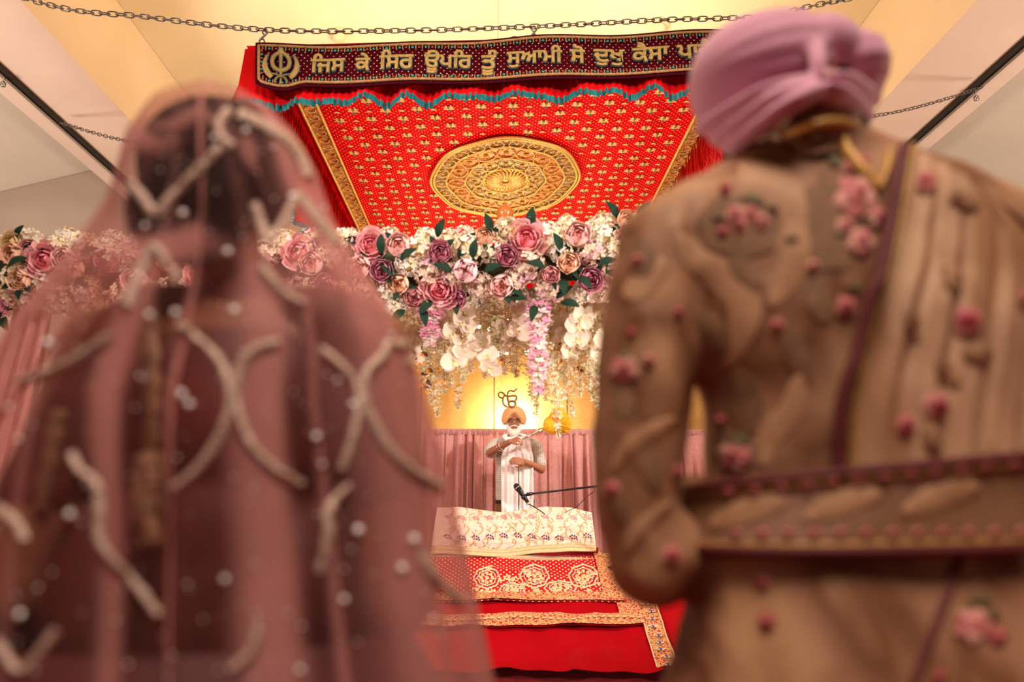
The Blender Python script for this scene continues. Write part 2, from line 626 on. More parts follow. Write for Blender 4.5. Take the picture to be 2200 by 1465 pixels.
YF, YR = 3.5, 6.9
cl = at(551, 110, YF); cr = at(1628, 80, YF)
XC0, XC1 = cl.x, cr.x
def canz(x):
    return lerp(cl.z, cr.z, (x - XC0) / (XC1 - XC0))
def on_canopy(px, py, dz=0.0):
    d = ray(px, py)
    k = (cr.z - cl.z) / (XC1 - XC0)
    # z = cl.z + k (x - XC0)
    t_ = (cl.z + dz - k * XC0 - CAM.z + k * CAM.x) / (d.z - k * d.x)
    return CAM + d * t_
can = thing('ceremonial_canopy', 'red and gold embroidered canopy hung by chains above the altar, with a maroon lettered banner', 'canopy', ((XC0 + XC1) / 2, (YF + YR) / 2, canz((XC0 + XC1) / 2)))
b = MB()
b.grid(lambda u, v: V((lerp(XC0 - .05, XC1 + .05, u), lerp(YF - .03, YR + .03, v), canz(lerp(XC0, XC1, u)) + 0.012 + 0.006 * math.sin(v * 60) * abs(u - .5) * 2)), 30, 90)
part('canopy_sheet', b, m_red, can)
BLO = (on_canopy(668, 240).x + on_canopy(778, 480).x) / 2 - 0.0
bl0 = on_canopy(664, 240).x; bl1 = on_canopy(700, 240).x
br1 = on_canopy(1518, 262).x; br0 = on_canopy(1482, 262).x
if True:
    bl0 = (bl0 + on_canopy(752, 470).x) / 2; bl1 = (bl1 + on_canopy(780, 470).x) / 2
    br0 = (br0 + on_canopy(1400, 440).x) / 2; br1 = (br1 + on_canopy(1428, 440).x) / 2
YP0, YP1 = YF + 0.05, YR - 0.05
b = MB()
b.grid(lambda u, v: V((lerp(bl1, br0, u), lerp(YP0, YP1, v), canz(lerp(bl1, br0, u)) + 0.0 + 0.003 * math.sin(u * 40 + v * 9))), 40, 50,
       uvf=lambda u, v: (lerp(bl1, br0, u), lerp(YP0, YP1, v)))
part('sequined_panel', b, m_canopy, can)
for x0, x1 in ((bl0, bl1), (br0, br1)):
    b = MB()
    b.grid(lambda u, v: V((lerp(x0, x1, u), lerp(YP0, YP1, v), canz(lerp(x0, x1, u)) - 0.006)), 4, 60)
    bo = part('gold_border', b, m_goldband, can)
    q = MB()
    for xe in (x0, x1):
        q.tube([(xe, lerp(YP0, YP1, i / 20), canz(xe) - 0.012) for i in range(21)], 0.012, 6)
    part('cord_edge', q, m_gold, bo)
    q = MB()          # running scrolls inside the border
    nsc = 34
    for i in range(nsc):
        yc = lerp(YP0, YP1, (i + 0.5) / nsc); xm = (x0 + x1) / 2; sgn = 1 if i % 2 else -1
        pts = []
        for k in range(12):
            a = k / 11 * 1.6 * PI; r = 0.042 * (1 - 0.45 * k / 11)
            pts.append(V((xm + sgn * (r * math.cos(a) - 0.005), yc + r * math.sin(a), canz(xm) - 0.010)))
        q.tube(pts, 0.006, 5)
    part('scrollwork', q, m_gold, bo)
# medallion
mc = on_canopy(1086, 383)
MR = 0.5 * abs(on_canopy(1243, 383).x - on_canopy(929, 383).x)
MRY = 0.5 * abs(on_canopy(1086, 309).y - on_canopy(1086, 470).y)
def medring(r0, r1, dz, wob=0.0, n=96):
    q = MB()
    def f(u, v):
        a = 2 * PI * u
        r = lerp(r0, r1, v) * (1 + wob * math.cos(8 * a))
        x = mc.x + MR * r * math.cos(a)
        return V((x, mc.y + MRY * r * math.sin(a), canz(x) - dz))
    q.grid(f, n, 3, True)
    return q
def medcord(r, dz, rad, wob=0.0):
    q = MB(); pts = []
    for k in range(96):
        a = 2 * PI * k / 96
        rr = r * (1 + wob * math.cos(8 * a))
        x = mc.x + MR * rr * math.cos(a)
        pts.append((x, mc.y + MRY * rr * math.sin(a), canz(x) - dz))
    q.tube(pts, rad, 6, True)
    return q
med = part('medallion', medring(0.0, 1.0, 0.012, 0.012), m_ring_grey, can, 'round gold and grey embroidered medallion')
part('red_ring', medring(0.54, 0.79, 0.018, 0.02), m_ring_red, med)
part('inner_ring', medring(0.30, 0.53, 0.017, 0.02), m_ring_grey, med)
part('gold_heart', medring(0.0, 0.31, 0.022), m_golddeep, med)
for r, wob in ((1.0, 0.012), (0.96, .012), (0.79, 0.02), (0.54, 0.02), (0.31, 0.0)):
    part('gold_cord', medcord(r, 0.026, 0.011 if r > .9 else 0.009, wob), m_gold, med)
q = MB()
for k in range(28):
    a = 2 * PI * k / 28
    pts = []
    for i in range(6):
        r = lerp(0.05, 0.28, i / 5); aa = a + 0.12 * math.sin(i / 5 * PI)
        x = mc.x + MR * r * math.cos(aa)
        pts.append(V((x, mc.y + MRY * r * math.sin(aa), canz(x) - 0.030)))
    q.tube(pts, [0.006, 0.012, 0.014, 0.014, 0.012, 0.006], 6)
part('radiating_petals', q, m_gold, med)
for (rc, nn, rr) in ((0.88, 22, 0.068), (0.665, 16, 0.085), (0.42, 12, 0.075)):
    q = MB()
    for k in range(nn):
        a = 2 * PI * k / nn
        cx = mc.x + MR * rc * math.cos(a); cy = mc.y + MRY * rc * math.sin(a)
        pts = []
        for i in range(14):
            t_ = i / 13 * 2 * PI * 0.93
            u = rr * (math.cos(t_)) * 0.8; v = rr * math.sin(t_) * (1 - 0.35 * math.cos(t_)) * .8
            x = cx + u * math.cos(a) - v * math.sin(a); y = cy + u * math.sin(a) + v * math.cos(a)
            pts.append(V((x, y, canz(x) - 0.028)))
        q.tube(pts, 0.0055, 5)
        q.ell((cx, cy, canz(cx) - 0.026), (0.022, 0.018, 0.008), None, 8, 1)
    part('filigree_loops', q, [m_gold, m_golddeep], med)
# lotus motifs on the panel
def lotus(s):
    q = MB()
    def leafp(a, L, w, m, z=0.0):
        d = V((math.sin(a), -math.cos(a), 0)); pdir = V((d.y, -d.x, 0))
        pts = []
        for k in range(7):
            t_ = k / 6
            pts.append((d * (L * t_), w * math.sin(PI * min(0.999, t_ * 0.92 + 0.06)) ** 0.8))
        vs = []
        for p, ww in pts:
            vs += [p - pdir * ww, p + V((0, 0, -0.006)), p + pdir * ww]
        fs = []
        for i in range(6):
            for k in range(2):
                o = i * 3 + k
                fs.append((o, o + 1, o + 4, o + 3))
        q.add([V((v[0], v[1], v[2] - z)) * s for v in vs], fs, m)
    for a in (-1.0, -0.5, 0.5, 1.0):
        leafp(a, 0.058, 0.013, 0)
    leafp(0, 0.050, 0.016, 1, 0.004)
    for a in (-1.75, 1.75):
        leafp(a, 0.052, 0.015, 0)
    for a in (-2.5, 2.5):
        leafp(a, 0.028, 0.010, 0)
    q.ell(V((0, 0.036, -0.004)) * s, V((0.011, 0.014, 0.007)) * s, None, 8, 2)
    return q
def budmotif(s):
    q = MB()
    q.ell((0, 0, -0.002), (0.020 * s, 0.014 * s, 0.005), None, 8, 0)
    q.ell((-0.018 * s, 0.006, -0.002), (0.012 * s, 0.009 * s, 0.004), None, 6, 0)
    q.ell((0.018 * s, 0.006, -0.002), (0.012 * s, 0.009 * s, 0.004), None, 6, 0)
    return q
lm = mesh_of('lotus_motif', lotus(0.74), [m_motif, m_motif_dk, m_tealbead])
bm_ = mesh_of('bud_motif', budmotif(0.75), [m_motif])
pitch = abs(on_canopy(1038, 240).x - on_canopy(970, 240).x)
PW = (br0 - bl1)
ncol = round(PW / pitch)
pitch = PW / ncol
buds = MB(); nm_ = 0
row = 0; yy = YF + 0.42
while yy < 6.6:
    for c in range(ncol + 1):
        x = bl1 + pitch * (c + (0.5 if row % 2 else 0.0))
        if x < bl1 + 0.04 or x > br0 - 0.04:
            continue
        def inmed(xx, y_):
            return ((xx - mc.x) / (MR + .05)) ** 2 + ((y_ - mc.y) / (MRY + .05)) ** 2 < 1
        if not inmed(x, yy) and nm_ < 300:
            inst('lotus_motif', lm, can, Matrix.Translation((x + random.uniform(-.006, .006), yy + random.uniform(-.006, .006), canz(x) - 0.004)) @ Matrix.Rotation(random.uniform(-.12, .12), 4, 'Z'))
            nm_ += 1
        if not inmed(x, yy + pitch * 0.5):
            q = budmotif(0.75)
            buds.add([p + V((x, yy + pitch * 0.5, canz(x) - 0.004)) for p in q.v], q.f)
    yy += pitch * 0.5
    row += 1
part('bud_motifs', buds, m_motif, can, kind='stuff')

# valance: pleated red cloth with a gathered teal hem on the four sides
def valance(p0, p1, out, drop, seed, flare=0.04):
    """cloth hanging from the canopy edge p0 -> p1; out is the outward direction"""
    rnd = random.Random(seed)
    L = (p1 - p0).length
    d = (p1 - p0) / L
    ph = [rnd.uniform(0, 6.28) for _ in range(6)]
    def fold(s, v):
        big = math.sin(s * 19 + ph[0] + 1.4 * math.sin(s * 3.1 + ph[3])) * 0.5 + 0.35 * math.sin(s * 31 + ph[1]) + 0.2 * math.sin(s * 8.3 + ph[2])
        fine = 0.12 * math.sin(s * 160 + ph[4])
        return (big * 0.062 * v ** 1.3 + fine * 0.05 * (0.35 + v))
    def f(u, v, z0=0.0, z1=1.0):
        s = u * L; vv = lerp(z0, z1, v)
        return p0 + d * s + out * (flare * vv + fold(s, vv) + 0.02) + V((0, 0, -drop * vv + 0.01 * math.sin(s * 27 + ph[5]) * vv))
    n = int(L * 90)
    q = MB(); q.grid(lambda u, v: f(u, v, 0, 0.93), n, 10)
    o = part('valance', q, m_red, can)
    q = MB()
    def hem(u, v):
        p = f(u, v, 0.90, 1.0)
        return p + out * (0.008 + 0.009 * math.sin(u * L * 210))
    q.grid(hem, n * 2, 2)
    part('teal_hem', q, m_teal, o)
cFL, cFR = V((XC0, YF, cl.z)), V((XC1, YF, cr.z))
cRL, cRR = V((XC0, YR, cl.z)), V((XC1, YR, cr.z))
VD = cl.z - at(540, 213, YF - 0.06).z + 0.06
valance(cFL + V((-.06, 0, 0)), cFR + V((.06, 0, 0)), V((0, -1, 0)), VD, 3)
valance(cFL, cRL, V((-1, 0, 0)), VD + 0.03, 4, 0.09)
valance(cFR, cRR, V((1, 0, 0)), VD + 0.03, 5, 0.09)
valance(cRL, cRR, V((0, 1, 0)), VD, 6)
# silky fringe inside the side valances
m_fringe = plain('red_silk_fringe', (0.62, 0.012, 0.012), 0.4, var=0.3, vscale=60, spec=0.2)
for xs, sg in ((XC0 + 0.03, 1), (XC1 - 0.03, -1)):
    q = MB()
    for k in range(260):
        y = YF + 0.12 + (YR - YF - 0.3) * k / 260 + random.uniform(-.004, .004)
        x = xs + random.uniform(-.02, .02)
        L_ = VD * random.uniform(0.85, 1.02)
        q.tube([(x, y, canz(x)), (x + random.uniform(-.02, .02), y + random.uniform(-.02, .02), canz(x) - L_ * .5), (x + random.uniform(-.03, .03), y + random.uniform(-.03, .03), canz(x) - L_)], 0.0045, 4)
    part('silk_fringe', q, m_fringe, can, kind='stuff')

# banner with lettering, on the front of the valance
YB = YF - 0.115
def mat_banner():
    t = NT('maroon_velvet')
    uv = t.uvc()
    d = t.dots(uv, 0.036, 0.13)
    sp = t.n('ShaderNodeSeparateColor'); t.set(sp.inputs[0], t.vor(uv, 30, out='Color'))
    dc = t.ramp(sp.outputs[0], [(0.0, (0.45, 0.10, 0.07)), (0.5, (0.62, 0.30, 0.16)), (1.0, (0.8, 0.6, 0.35))])
    t.p(Base_Color=t.mix(d, (0.050, 0.001, 0.004), dc), Roughness=0.8)
    t.b.inputs['Specular IOR Level'].default_value = 0.03
    return t.mat
m_banner = mat_banner()
m_maroon = plain('maroon_piping', (0.05, 0.001, 0.006), 0.8, spec=.05)
m_bframe = plain('antique_gold_braid', (0.38, 0.19, 0.065), 0.5, 0.2, var=0.35, vscale=70, bump=0.6, bscale=250)
top_tab = [(553, 97), (700, 96), (850, 96), (1000, 88), (1150, 80), (1300, 76), (1450, 70), (1570, 66), (1640, 63)]
bot_tab = [(553, 181), (572, 189), (600, 194), (622, 193), (645, 184), (660, 182), (800, 183), (1000, 176), (1150, 172), (1300, 166), (1480, 160), (1560, 160), (1590, 170), (1615, 172), (1640, 160)]
def bpt(u, v, inset=0.0, y=0.0):
    x = lerp(553, 1640, u)
    a = interp(top_tab, x)[0]; c = interp(bot_tab, x)[0]
    x2 = x + (inset if u < 0.5 else -inset) * abs(u - 0.5) * 2 * (1 if abs(u - .5) > .49 else 0)
    p = at(x2, lerp(a + inset, c - inset, v), YB)
    return V((p.x, YB - y + 0.012 * math.sin(x * 0.02), p.z))
q = MB()
NB = 120
def ban(u, v):
    return bpt(u, v)
q.grid(ban, NB, 6, uvf=lambda u, v: (bpt(u, v).x, bpt(u, v).z))
ban_b = MB(); ban_b.v = list(q.v); ban_b.f = list(q.f); ban_b.m = list(q.m); ban_b.uv = list(q.uv)
q.add([p + V((0, 0.02, 0)) for p in q.v], [f[::-1] for f in q.f], 0, list(q.uv))
banner = part('banner', q, m_banner, can, 'maroon banner with golden lettering and emblem')
q = MB()
def loop(inset, y, n=100):
    pts = []
    for k in range(n + 1):
        pts.append(bpt(k / n, 0, inset, y))
    for k in range(1, 6):
        pts.append(bpt(1, k / 6, inset, y))
    for k in range(n + 1):
        pts.append(bpt(1 - k / n, 1, inset, y))
    for k in range(1, 6):
        pts.append(bpt(0, 1 - k / 6, inset, y))
    return pts
q.tube(loop(0, 0.0), 0.0085, 6, True)
part('piping', q, m_maroon, banner)
q = MB()
q.tube(loop(6, 0.010), 0.0085, 6, True, 0)
part('braid', q, m_bframe, banner)
q = MB(); q2 = MB(); q3 = MB()
nt = 78
for k in range(nt):
    u = (k + 0.5) / nt
    for v, sgn in ((0, 1), (1, -1)):
        a = bpt(u, v, 7, 0.010)
        q.tube([a, a + V((0, 0, -sgn * 0.028))], 0.0036, 5)
        c = bpt(u + 0.5 / nt, v, 12.5, 0.010)
        (q2 if k % 2 else q3).ell(c, (0.0075, 0.005, 0.0075), None, 8)
for k in range(7):
    c = bpt(0, (k + .7) / 7.6, 12, 0.01)
    (q2 if k % 2 else q3).ell(c, (0.0075, 0.005, 0.0075), None, 8)
part('braid_ticks', q, m_bframe, banner, kind='stuff')
part('turquoise_stones', q2, m_tealbead, banner, kind='stuff')
m_rubybead = plain('copper_bead', (0.28, 0.05, 0.03), 0.3, 0.3)
part('copper_stones', q3, m_rubybead, banner, kind='stuff')
# letters
m_letter = plain('golden_zari_letters', (0.42, 0.26, 0.07), 0.5, 0.25, var=0.35, vscale=120, bump=0.7, bscale=400)
m_letteredge = plain('teal_letter_edge', (0.03, 0.10, 0.11), 0.5)
def text_flat(s):
    """flat filled letters and the closed loops of their outlines"""
    c = bpy.data.curves.new('t', 'FONT'); c.body = s
    c.resolution_u = 5
    o = bpy.data.objects.new('t', c); COL.objects.link(o)
    bpy.context.view_layer.update()
    me = bpy.data.meshes.new_from_object(o.evaluated_get(bpy.context.evaluated_depsgraph_get()))
    vs = [v.co.copy() for v in me.vertices]; fs = [tuple(p.vertices) for p in me.polygons]
    bpy.data.objects.remove(o); bpy.data.curves.remove(c); bpy.data.meshes.remove(me)
    cnt = {}
    for f in fs:
        for a, b_ in zip(f, f[1:] + f[:1]):
            k = (min(a, b_), max(a, b_)); cnt[k] = cnt.get(k, 0) + 1
    nb = {}
    for (a, b_), n in cnt.items():
        if n == 1:
            nb.setdefault(a, []).append(b_); nb.setdefault(b_, []).append(a)
    loops = []; seen = set()
    for st in nb:
        if st in seen:
            continue
        lp = [st]; seen.add(st); cur = st
        while True:
            nx = [q_ for q_ in nb[cur] if q_ not in seen]
            if not nx:
                break
            cur = nx[0]; seen.add(cur); lp.append(cur)
        if len(lp) > 2:
            loops.append(lp)
    return vs, fs, loops
def place_text(s, x0, x1, ytop, ybase, name, parent, base_drop):
    """x0..x1 and ytop (headline) / ybase (foot of the stems) in photograph pixels"""
    tv, tf, loops = text_flat(s)
    xs = [p.x for p in tv]; a, c = min(xs), max(xs)
    y0 = YB - 0.014
    pl = at(x0, ybase[0], y0); pr = at(x1, ybase[1], y0); pt = at(x0, ytop, y0)
    sx = (pr.x - pl.x) / (c - a); sz = (pt.z - pl.z) / base_drop
    def W(p, dy):
        tt = (p.x - a) / (c - a)
        return V((pl.x + (p.x - a) * sx, YB - dy + 0.012 * math.sin(lerp(x0, x1, tt) * 0.02), lerp(pl.z, pr.z, tt) + p.y * sz))
    res = MB()
    res.add([W(p, .020) for p in tv], tf, 0)
    for lp in loops:
        res.tube([W(tv[i], .006) for i in lp], 0.0078, 6, True, 1)
        res.tube([W(tv[i], .0165) for i in lp], 0.0046, 6, True, 0)
    return part(name, res, [m_letter, m_letteredge], parent)
HB = 0.60     # headline height of the script in font units
for s, x0, x1, yt, yb in (("ਿਜਸ", 666, 739, 128, (154, 151)), ("ਕੇ", 763, 794, 126, (150, 151)), ("ਿਸਰ", 815, 888, 124, (151, 149)),
                         ("ਊਪਿਰ", 911, 1013, 121, (146, 143)), ("ਤੂੰ", 1034, 1066, 119, (146, 146)), ("ਸੁਆਮੀ", 1089, 1207, 114, (138, 137)),
                         ("ਸੋ", 1225, 1257, 110, (136, 136)), ("ਦੁਖੁ", 1276, 1343, 107, (131, 130)), ("ਕੈਸਾ", 1360, 1437, 104, (131, 129)),
                         ("ਪਾਵੈ", 1456, 1530, 102, (129, 127))):
    place_text(s, x0, x1, yt, yb, 'embroidered_word', banner, HB)
# double-edged sword emblem: sword, ring and two curved blades
def emblem(cx, cy, s):
    q = MB()
    def W(x, y, dy=0.0):
        p = at(cx + x * s, cy + y * s, YB - 0.016 - dy)
        return p + V((0, 0.012 * math.sin((cx + x * s) * 0.02), 0))
    def band(pts, ws):
        sp_ = spline([(x, y, 0) for x, y in pts], 5)
        N = len(sp_)
        for m, ex, dy in ((1, 1.6, 0.0), (0, 0.0, 0.006)):
            vs = []
            for i, p in enumerate(sp_):
                d = (sp_[min(i + 1, N - 1)] - sp_[max(i - 1, 0)]).normalized(); nn = V((-d.y, d.x, 0))
                t_ = i / (N - 1) * (len(ws) - 1); k = min(int(t_), len(ws) - 2)
                ww = lerp(ws[k], ws[k + 1], t_ - k) + ex
                for e, up in ((-1, 0), (0, 0.008), (1, 0)):
                    vs.append(W(p.x + nn.x * e * ww, p.y + nn.y * e * ww, dy + up))
            fs = []
            for i in range(N - 1):
                for k in range(2):
                    o = i * 3 + k
                    fs.append((o, o + 1, o + 4, o + 3))
            q.add(vs, fs, m)
    # central double-edged sword
    band([(0, -40), (0, -30), (0, -20), (0, 0), (0, 15), (0, 24), (0, 34)], [0.6, 7, 3.5, 2.5, 3.5, 1.5, 1])
    # ring
    band([(24 * math.sin(a) * .82, -6 + 20 * -math.cos(a)) for a in [i * 2 * PI / 16 for i in range(17)]], [3.6] * 6)
    for e in (-1, 1):
        band([(e * 27, -24), (e * 35, -10), (e * 36, 6), (e * 29, 20), (e * 20, 29)], [0.8, 3.5, 5.5, 5.5, 4.5])
        band([(e * 20, 22), (e * 8, 24), (e * 0, 28), (-e * 8, 30), (-e * 13, 37), (-e * 12, 42)], [1.6, 1.6, 1.6, 2, 2, 1.5])
    band([(0, 30), (0, 38), (0, 44)], [1.5, 2, 3.2])
    return q
part('sword_emblem', emblem(604, 140, 0.93), [m_letter, m_letteredge], banner, smooth=False)

# hooks and rings that hang the canopy from the chain
def hook_ring(px0, py0, px1, py1, label, kind):
    a = at(px0, py0, YF - 0.03); c = at(px1, py1, YF - 0.03)
    q = MB()
    mid = (a + c) / 2
    pts = []
    for k in range(14):
        t_ = k / 13
        p = a.lerp(c, t_) + V((0.014 * math.sin(t_ * 2 * PI * 1.0), 0.0, 0))
        pts.append(p)
    q.tube(pts, 0.0055, 6)
    for cc in (a.lerp(c, 0.18), a.lerp(c, 0.78)):
        q.tube([cc + V((0.014 * math.cos(t), 0.004, 0.018 * math.sin(t))) for t in [i * 2 * PI / 12 for i in range(12)]], 0.0045, 6, True)
    return single('hook', q, m_chain, label, 'hook', c)
hook_ring(571, 62, 560, 96, 'steel hook joining chain and canopy corner above the sword emblem', 0)
hook_ring(1147, 56, 1148, 84, 'steel hook joining chain and canopy above the middle of the lettering', 0)
q = MB(); c_ = at(1106, 87, YB + 0.02)
q.tube([c_ + V((0.030 * math.cos(t), 0, 0.026 * math.sin(t))) for t in [i * PI / 10 for i in range(-2, 13)]], 0.0035, 6)
single('wire_loop', q, m_dark, 'thin dark wire loop standing on the banner\'s top edge', 'wire', c_)

# chains, link by link
def link_mesh(L):
    q = MB(); pts = []
    a = L * 0.66; h = L * 0.30
    for k in range(14):
        t_ = 2 * PI * k / 14
        x = (a - h) * (1 if math.cos(t_) > 0 else -1) * min(1, abs(math.cos(t_)) * 3) + h * math.cos(t_)
        pts.append(V((x, h * math.sin(t_), 0)))
    q.tube(pts, L * 0.085, 5, True)
    return mesh_of('chain_link', q, m_chain)
def chain(path, L, label, loc=None):
    P = spline(path, 24)
    t = thing('chain', label, 'chain', loc or P[len(P) // 2], 'steel chains that carry the canopy')
    del t['group']
    me = link_mesh(L)
    dist = 0; pos = []; want = L / 2
    for a, c in zip(P, P[1:]):
        d = (c - a).length
        while dist + d >= want and len(pos) < 299:
            pos.append((a.lerp(c, (want - dist) / d), (c - a).normalized())); want += L
        dist += d
    for i, (p, d) in enumerate(pos):
        x, y, z = basis(d)
        R = Matrix((d, y, -x)).transposed().to_4x4() if False else Matrix((d, y, d.cross(y))).transposed().to_4x4()
        inst('chain_link', me, t, Matrix.Translation(p) @ R @ Matrix.Rotation((0.35 if i % 2 else 0.35 + PI / 2) + random.uniform(-.25, .25), 4, 'X'))
    return t
XT = 1.14 * 3.74
YC = YF - 0.03
fp = [V((-XT, YC + .2, ZB - 0.1)), at(70, 1, YC), at(310, 36, YC), at(568, 64, YC), at(860, 66, YC), at(1148, 57, YC), at(1420, 43, YC), at(1650, 34, YC), at(1812, 0, YC), V((XT, YC + .2, ZB - 0.1))]
chain(fp, 0.046, 'long steel chain running above the banner\'s top edge', at(860, 66, YC))
pl = atZ(130, 264, ZB - 0.12); pe = V((XC0 - .02, 4.75, canz(XC0) + 0.03))
chain([pl, pl.lerp(pe, .4) + V((0, 0, -.10)), pe], 0.046, 'steel chain from the beam track to the canopy, above the bride\'s head')
pr = atZ(2110, 188, ZB - 0.12); pe2 = V((XC1 + .02, 4.6, canz(XC1) + 0.03))
chain([pr, pr.lerp(pe2, .4) + V((0, 0, -.10)), pe2], 0.046, 'steel chain from the beam track behind the groom\'s turban')

# ---------------------------------------------------------------- stage, gold backdrop, low curtain
m_stage = plain('stage_carpet', (0.25, 0.01, 0.012), 0.9, var=0.2, vscale=60)
b = MB(); b.box((0, 7.22, 0.18), (7.6, 1.5, 0.36)); 
stage = struct('trim_3', b, m_stage)
def mat_goldcloth():
    t = NT('gold_lame_cloth')
    o = t.obj()
    f = t.noise(o, 140, 2)
    big = t.noise(o, 2.2, 3)
    c = t.mix(t.math('GREATER_THAN', f, 0.56), (0.50, 0.27, 0.07), (0.72, 0.46, 0.17))
    t.p(Base_Color=t.mix(t.math('MULTIPLY', big, 0.4), c, (0.60, 0.34, 0.10)), Roughness=0.45, Metallic=0.25)
    t.bump(f, 0.4, 0.003)
    return t.mat
m_goldcloth = mat_goldcloth()
back = thing('gold_backdrop', 'glittering gold cloth backdrop on the wall above the pink curtain', 'backdrop', (0.4, 7.93, 0.36))
xa = -2.6; pw = 0.86
for k in range(7):
    b = MB()
    x0 = xa + k * pw
    b.grid(lambda u, v: V((lerp(x0 + .006, x0 + pw - .006, u), 7.955 - 0.012 * math.sin(PI * u) ** 0.5 - 0.003 * math.sin(u * 30 + v * 3), lerp(0.36, 3.1, v))), 14, 6)
    part('cloth_panel', b, m_goldcloth, back)
b = MB(); b.box((xa + 3.5 * pw, 7.93, 3.13), (7 * pw + .1, 0.06, 0.07)); part('top_rail', b, m_golddeep, back, smooth=False)

def mat_velvet(name, c, c2):
    t = NT(name); o = t.obj()
    f = t.noise(t.scalev(o, (1, 1, 0.6)), 55, 4, 0.7)
    t.p(Base_Color=t.ramp(f, [(0.3, c2), (0.7, c)]), Roughness=0.55, Sheen_Weight=0.6, Sheen_Roughness=0.35)
    t.b.inputs['Sheen Tint'].default_value = (1, 0.75, 0.72, 1)
    t.b.inputs['Specular IOR Level'].default_value = 0.25
    t.bump(f, 0.25, 0.004)
    return t.mat
m_velvet = mat_velvet('dusty_pink_velvet', (0.76, 0.41, 0.38), (0.60, 0.27, 0.25))
CY = 7.42
zt = at(1000, 925, CY).z
def drape(x0, x1, y, z0, z1, folds, seed, amp=0.055):
    rnd = random.Random(seed); q = MB()
    n = int((x1 - x0) * 90)
    ph = [rnd.uniform(0, 6.28) for _ in range(4)]
    def f(u, v):
        s = u * folds * 2 * PI
        g = math.sin(s + 1.6 * math.sin(s * 0.37 + ph[0]) + ph[1]) + 0.5 * math.sin(s * 2.3 + ph[2] + math.sin(s * .6)) + .2 * math.sin(s * 5.1)
        a = amp * (0.35 + 0.65 * min(1, v * 3)) * (0.8 + 0.4 * math.sin(s * 0.21 + ph[3]))
        return V((lerp(x0, x1, u) + 0.012 * math.cos(s * 1.0 + ph[1]) + 0.02 * (u - .5) * v, y + a * g, lerp(z1, z0, v)))
    q.grid(f, n, 14)
    return q
for x0, x1, folds, sd, lab in ((at(905, 1000, CY).x, at(1092, 1000, CY).x, 9, 1, 'dusty pink velvet curtain with sharp folds, on the white-scarfed man\'s bracelet side'),
                               (at(1092, 1000, CY).x, at(1330, 1000, CY).x, 9, 2, 'dusty pink velvet curtain behind the microphone boom'),
                               (at(1330, 1000, CY).x, at(1620, 1000, CY).x, 10, 3, 'narrow strip of pink curtain in the gap between the groom\'s arm and body')):
    t = thing('pink_curtain', lab, 'curtain', ((x0 + x1) / 2, CY, 0.36))
    part('drape', drape(x0, x1, CY, 0.365, zt - 0.015, folds, sd), m_velvet, t)
    q = MB(); n = int((x1 - x0) * 60)
    q.grid(lambda u, v: V((lerp(x0, x1, u), CY + 0.022 * math.sin(u * folds * 14 * PI) * (0.4 + v) - 0.002, zt + 0.02 - v * 0.06)), n * 2, 3)
    part('gathered_heading', q, m_velvet, t)
    q = MB(); q.tube([(x0 - .0, CY + .045, zt - 0.03), (x1, CY + .045, zt - 0.03)], 0.012, 8); part('curtain_rod', q, m_steel, t)
    q = MB(); 
    for xx in (x0 + .03,):
        q.tube([(xx, CY + .05, 0.36), (xx, CY + .05, zt - 0.03)], 0.014, 8)
    part('upright', q, m_steel, t)

# ---------------------------------------------------------------- altar: sloping base, cloths
def slope_z(y):
    return interp([(4.60, 0.012), (4.66, 0.02), (5.72, 0.655), (5.80, 0.665), (6.4, 0.665)], y)[0]
AX0, AX1 = -1.7, 1.56
m_wood = plain('dark_wood', (0.10, 0.045, 0.02), 0.5, var=0.3, vscale=8)
alt = thing('altar', 'altar base with sloping front under a plain bright red cloth', 'altar', (0, 5.6, 0))
b = MB()
prof = [(4.80, 0.0), (5.72, 0.60), (6.42, 0.62), (6.42, 0.0)]
vs = [(AX0 + .04, y, z) for y, z in prof] + [(AX1 - .04, y, z) for y, z in prof]
b.add(vs, [(0, 1, 2, 3), (7, 6, 5, 4), (0, 4, 5, 1), (1, 5, 6, 2), (2, 6, 7, 3), (3, 7, 4, 0)])
part('draped_base', b, m_carpet, alt, smooth=False)
b = MB()
def redsheet(u, v):
    x = lerp(AX0 - 0.02, AX1 + 0.02, u); y = lerp(4.71, 6.44, v)
    z = slope_z(y)
    k = max(0, min(1, (5.3 - y) / 0.5))
    return V((x, y + k * (0.018 * math.sin(x * 11) + .014 * math.sin(x * 23 + 1)), zsurf(x, y)))
def zsurf(x, y):
    k = max(0, min(1, (5.3 - y) / 0.5)); z = slope_z(y)
    w = 0.014 * noise.noise(V((x * 2.2 + y, y * 7, 0))) + 0.020 * k * math.sin(x * 9 + 3 * math.sin(x * 2.3) + y * 6) * noise.noise(V((x * 3, y * 2, 3)))
    w += 0.010 * (1 - abs(math.sin(y * 9 + x * 0.7 + 0.8 * math.sin(x * 1.7)))) ** 6 * (1 if y < 5.7 else 0)
    w += 0.030 * k * max(0, 1 - abs(noise.noise(V((x * 1.6 + y * 1.1, y * 2.6 - x * .9, 7)))) * 3.2) ** 2
    return z + 0.022 + w
b.grid(redsheet, 150, 80)
sheet = part('red_sheet', b, m_redcloth, alt, 'plain bright red cloth falling in soft folds')
b = MB()
for xe, sg in ((AX0 - .02, -1), (AX1 + .02, 1)):
    b.grid(lambda u, v: V((xe + sg * (0.03 * v + 0.02 * math.sin(u * 30) * v), lerp(4.78, 6.44, u), lerp(zsurf(xe, lerp(4.78, 6.44, u)), 0.02, v))), 60, 6)
part('red_sheet_side', b, m_redcloth, alt)

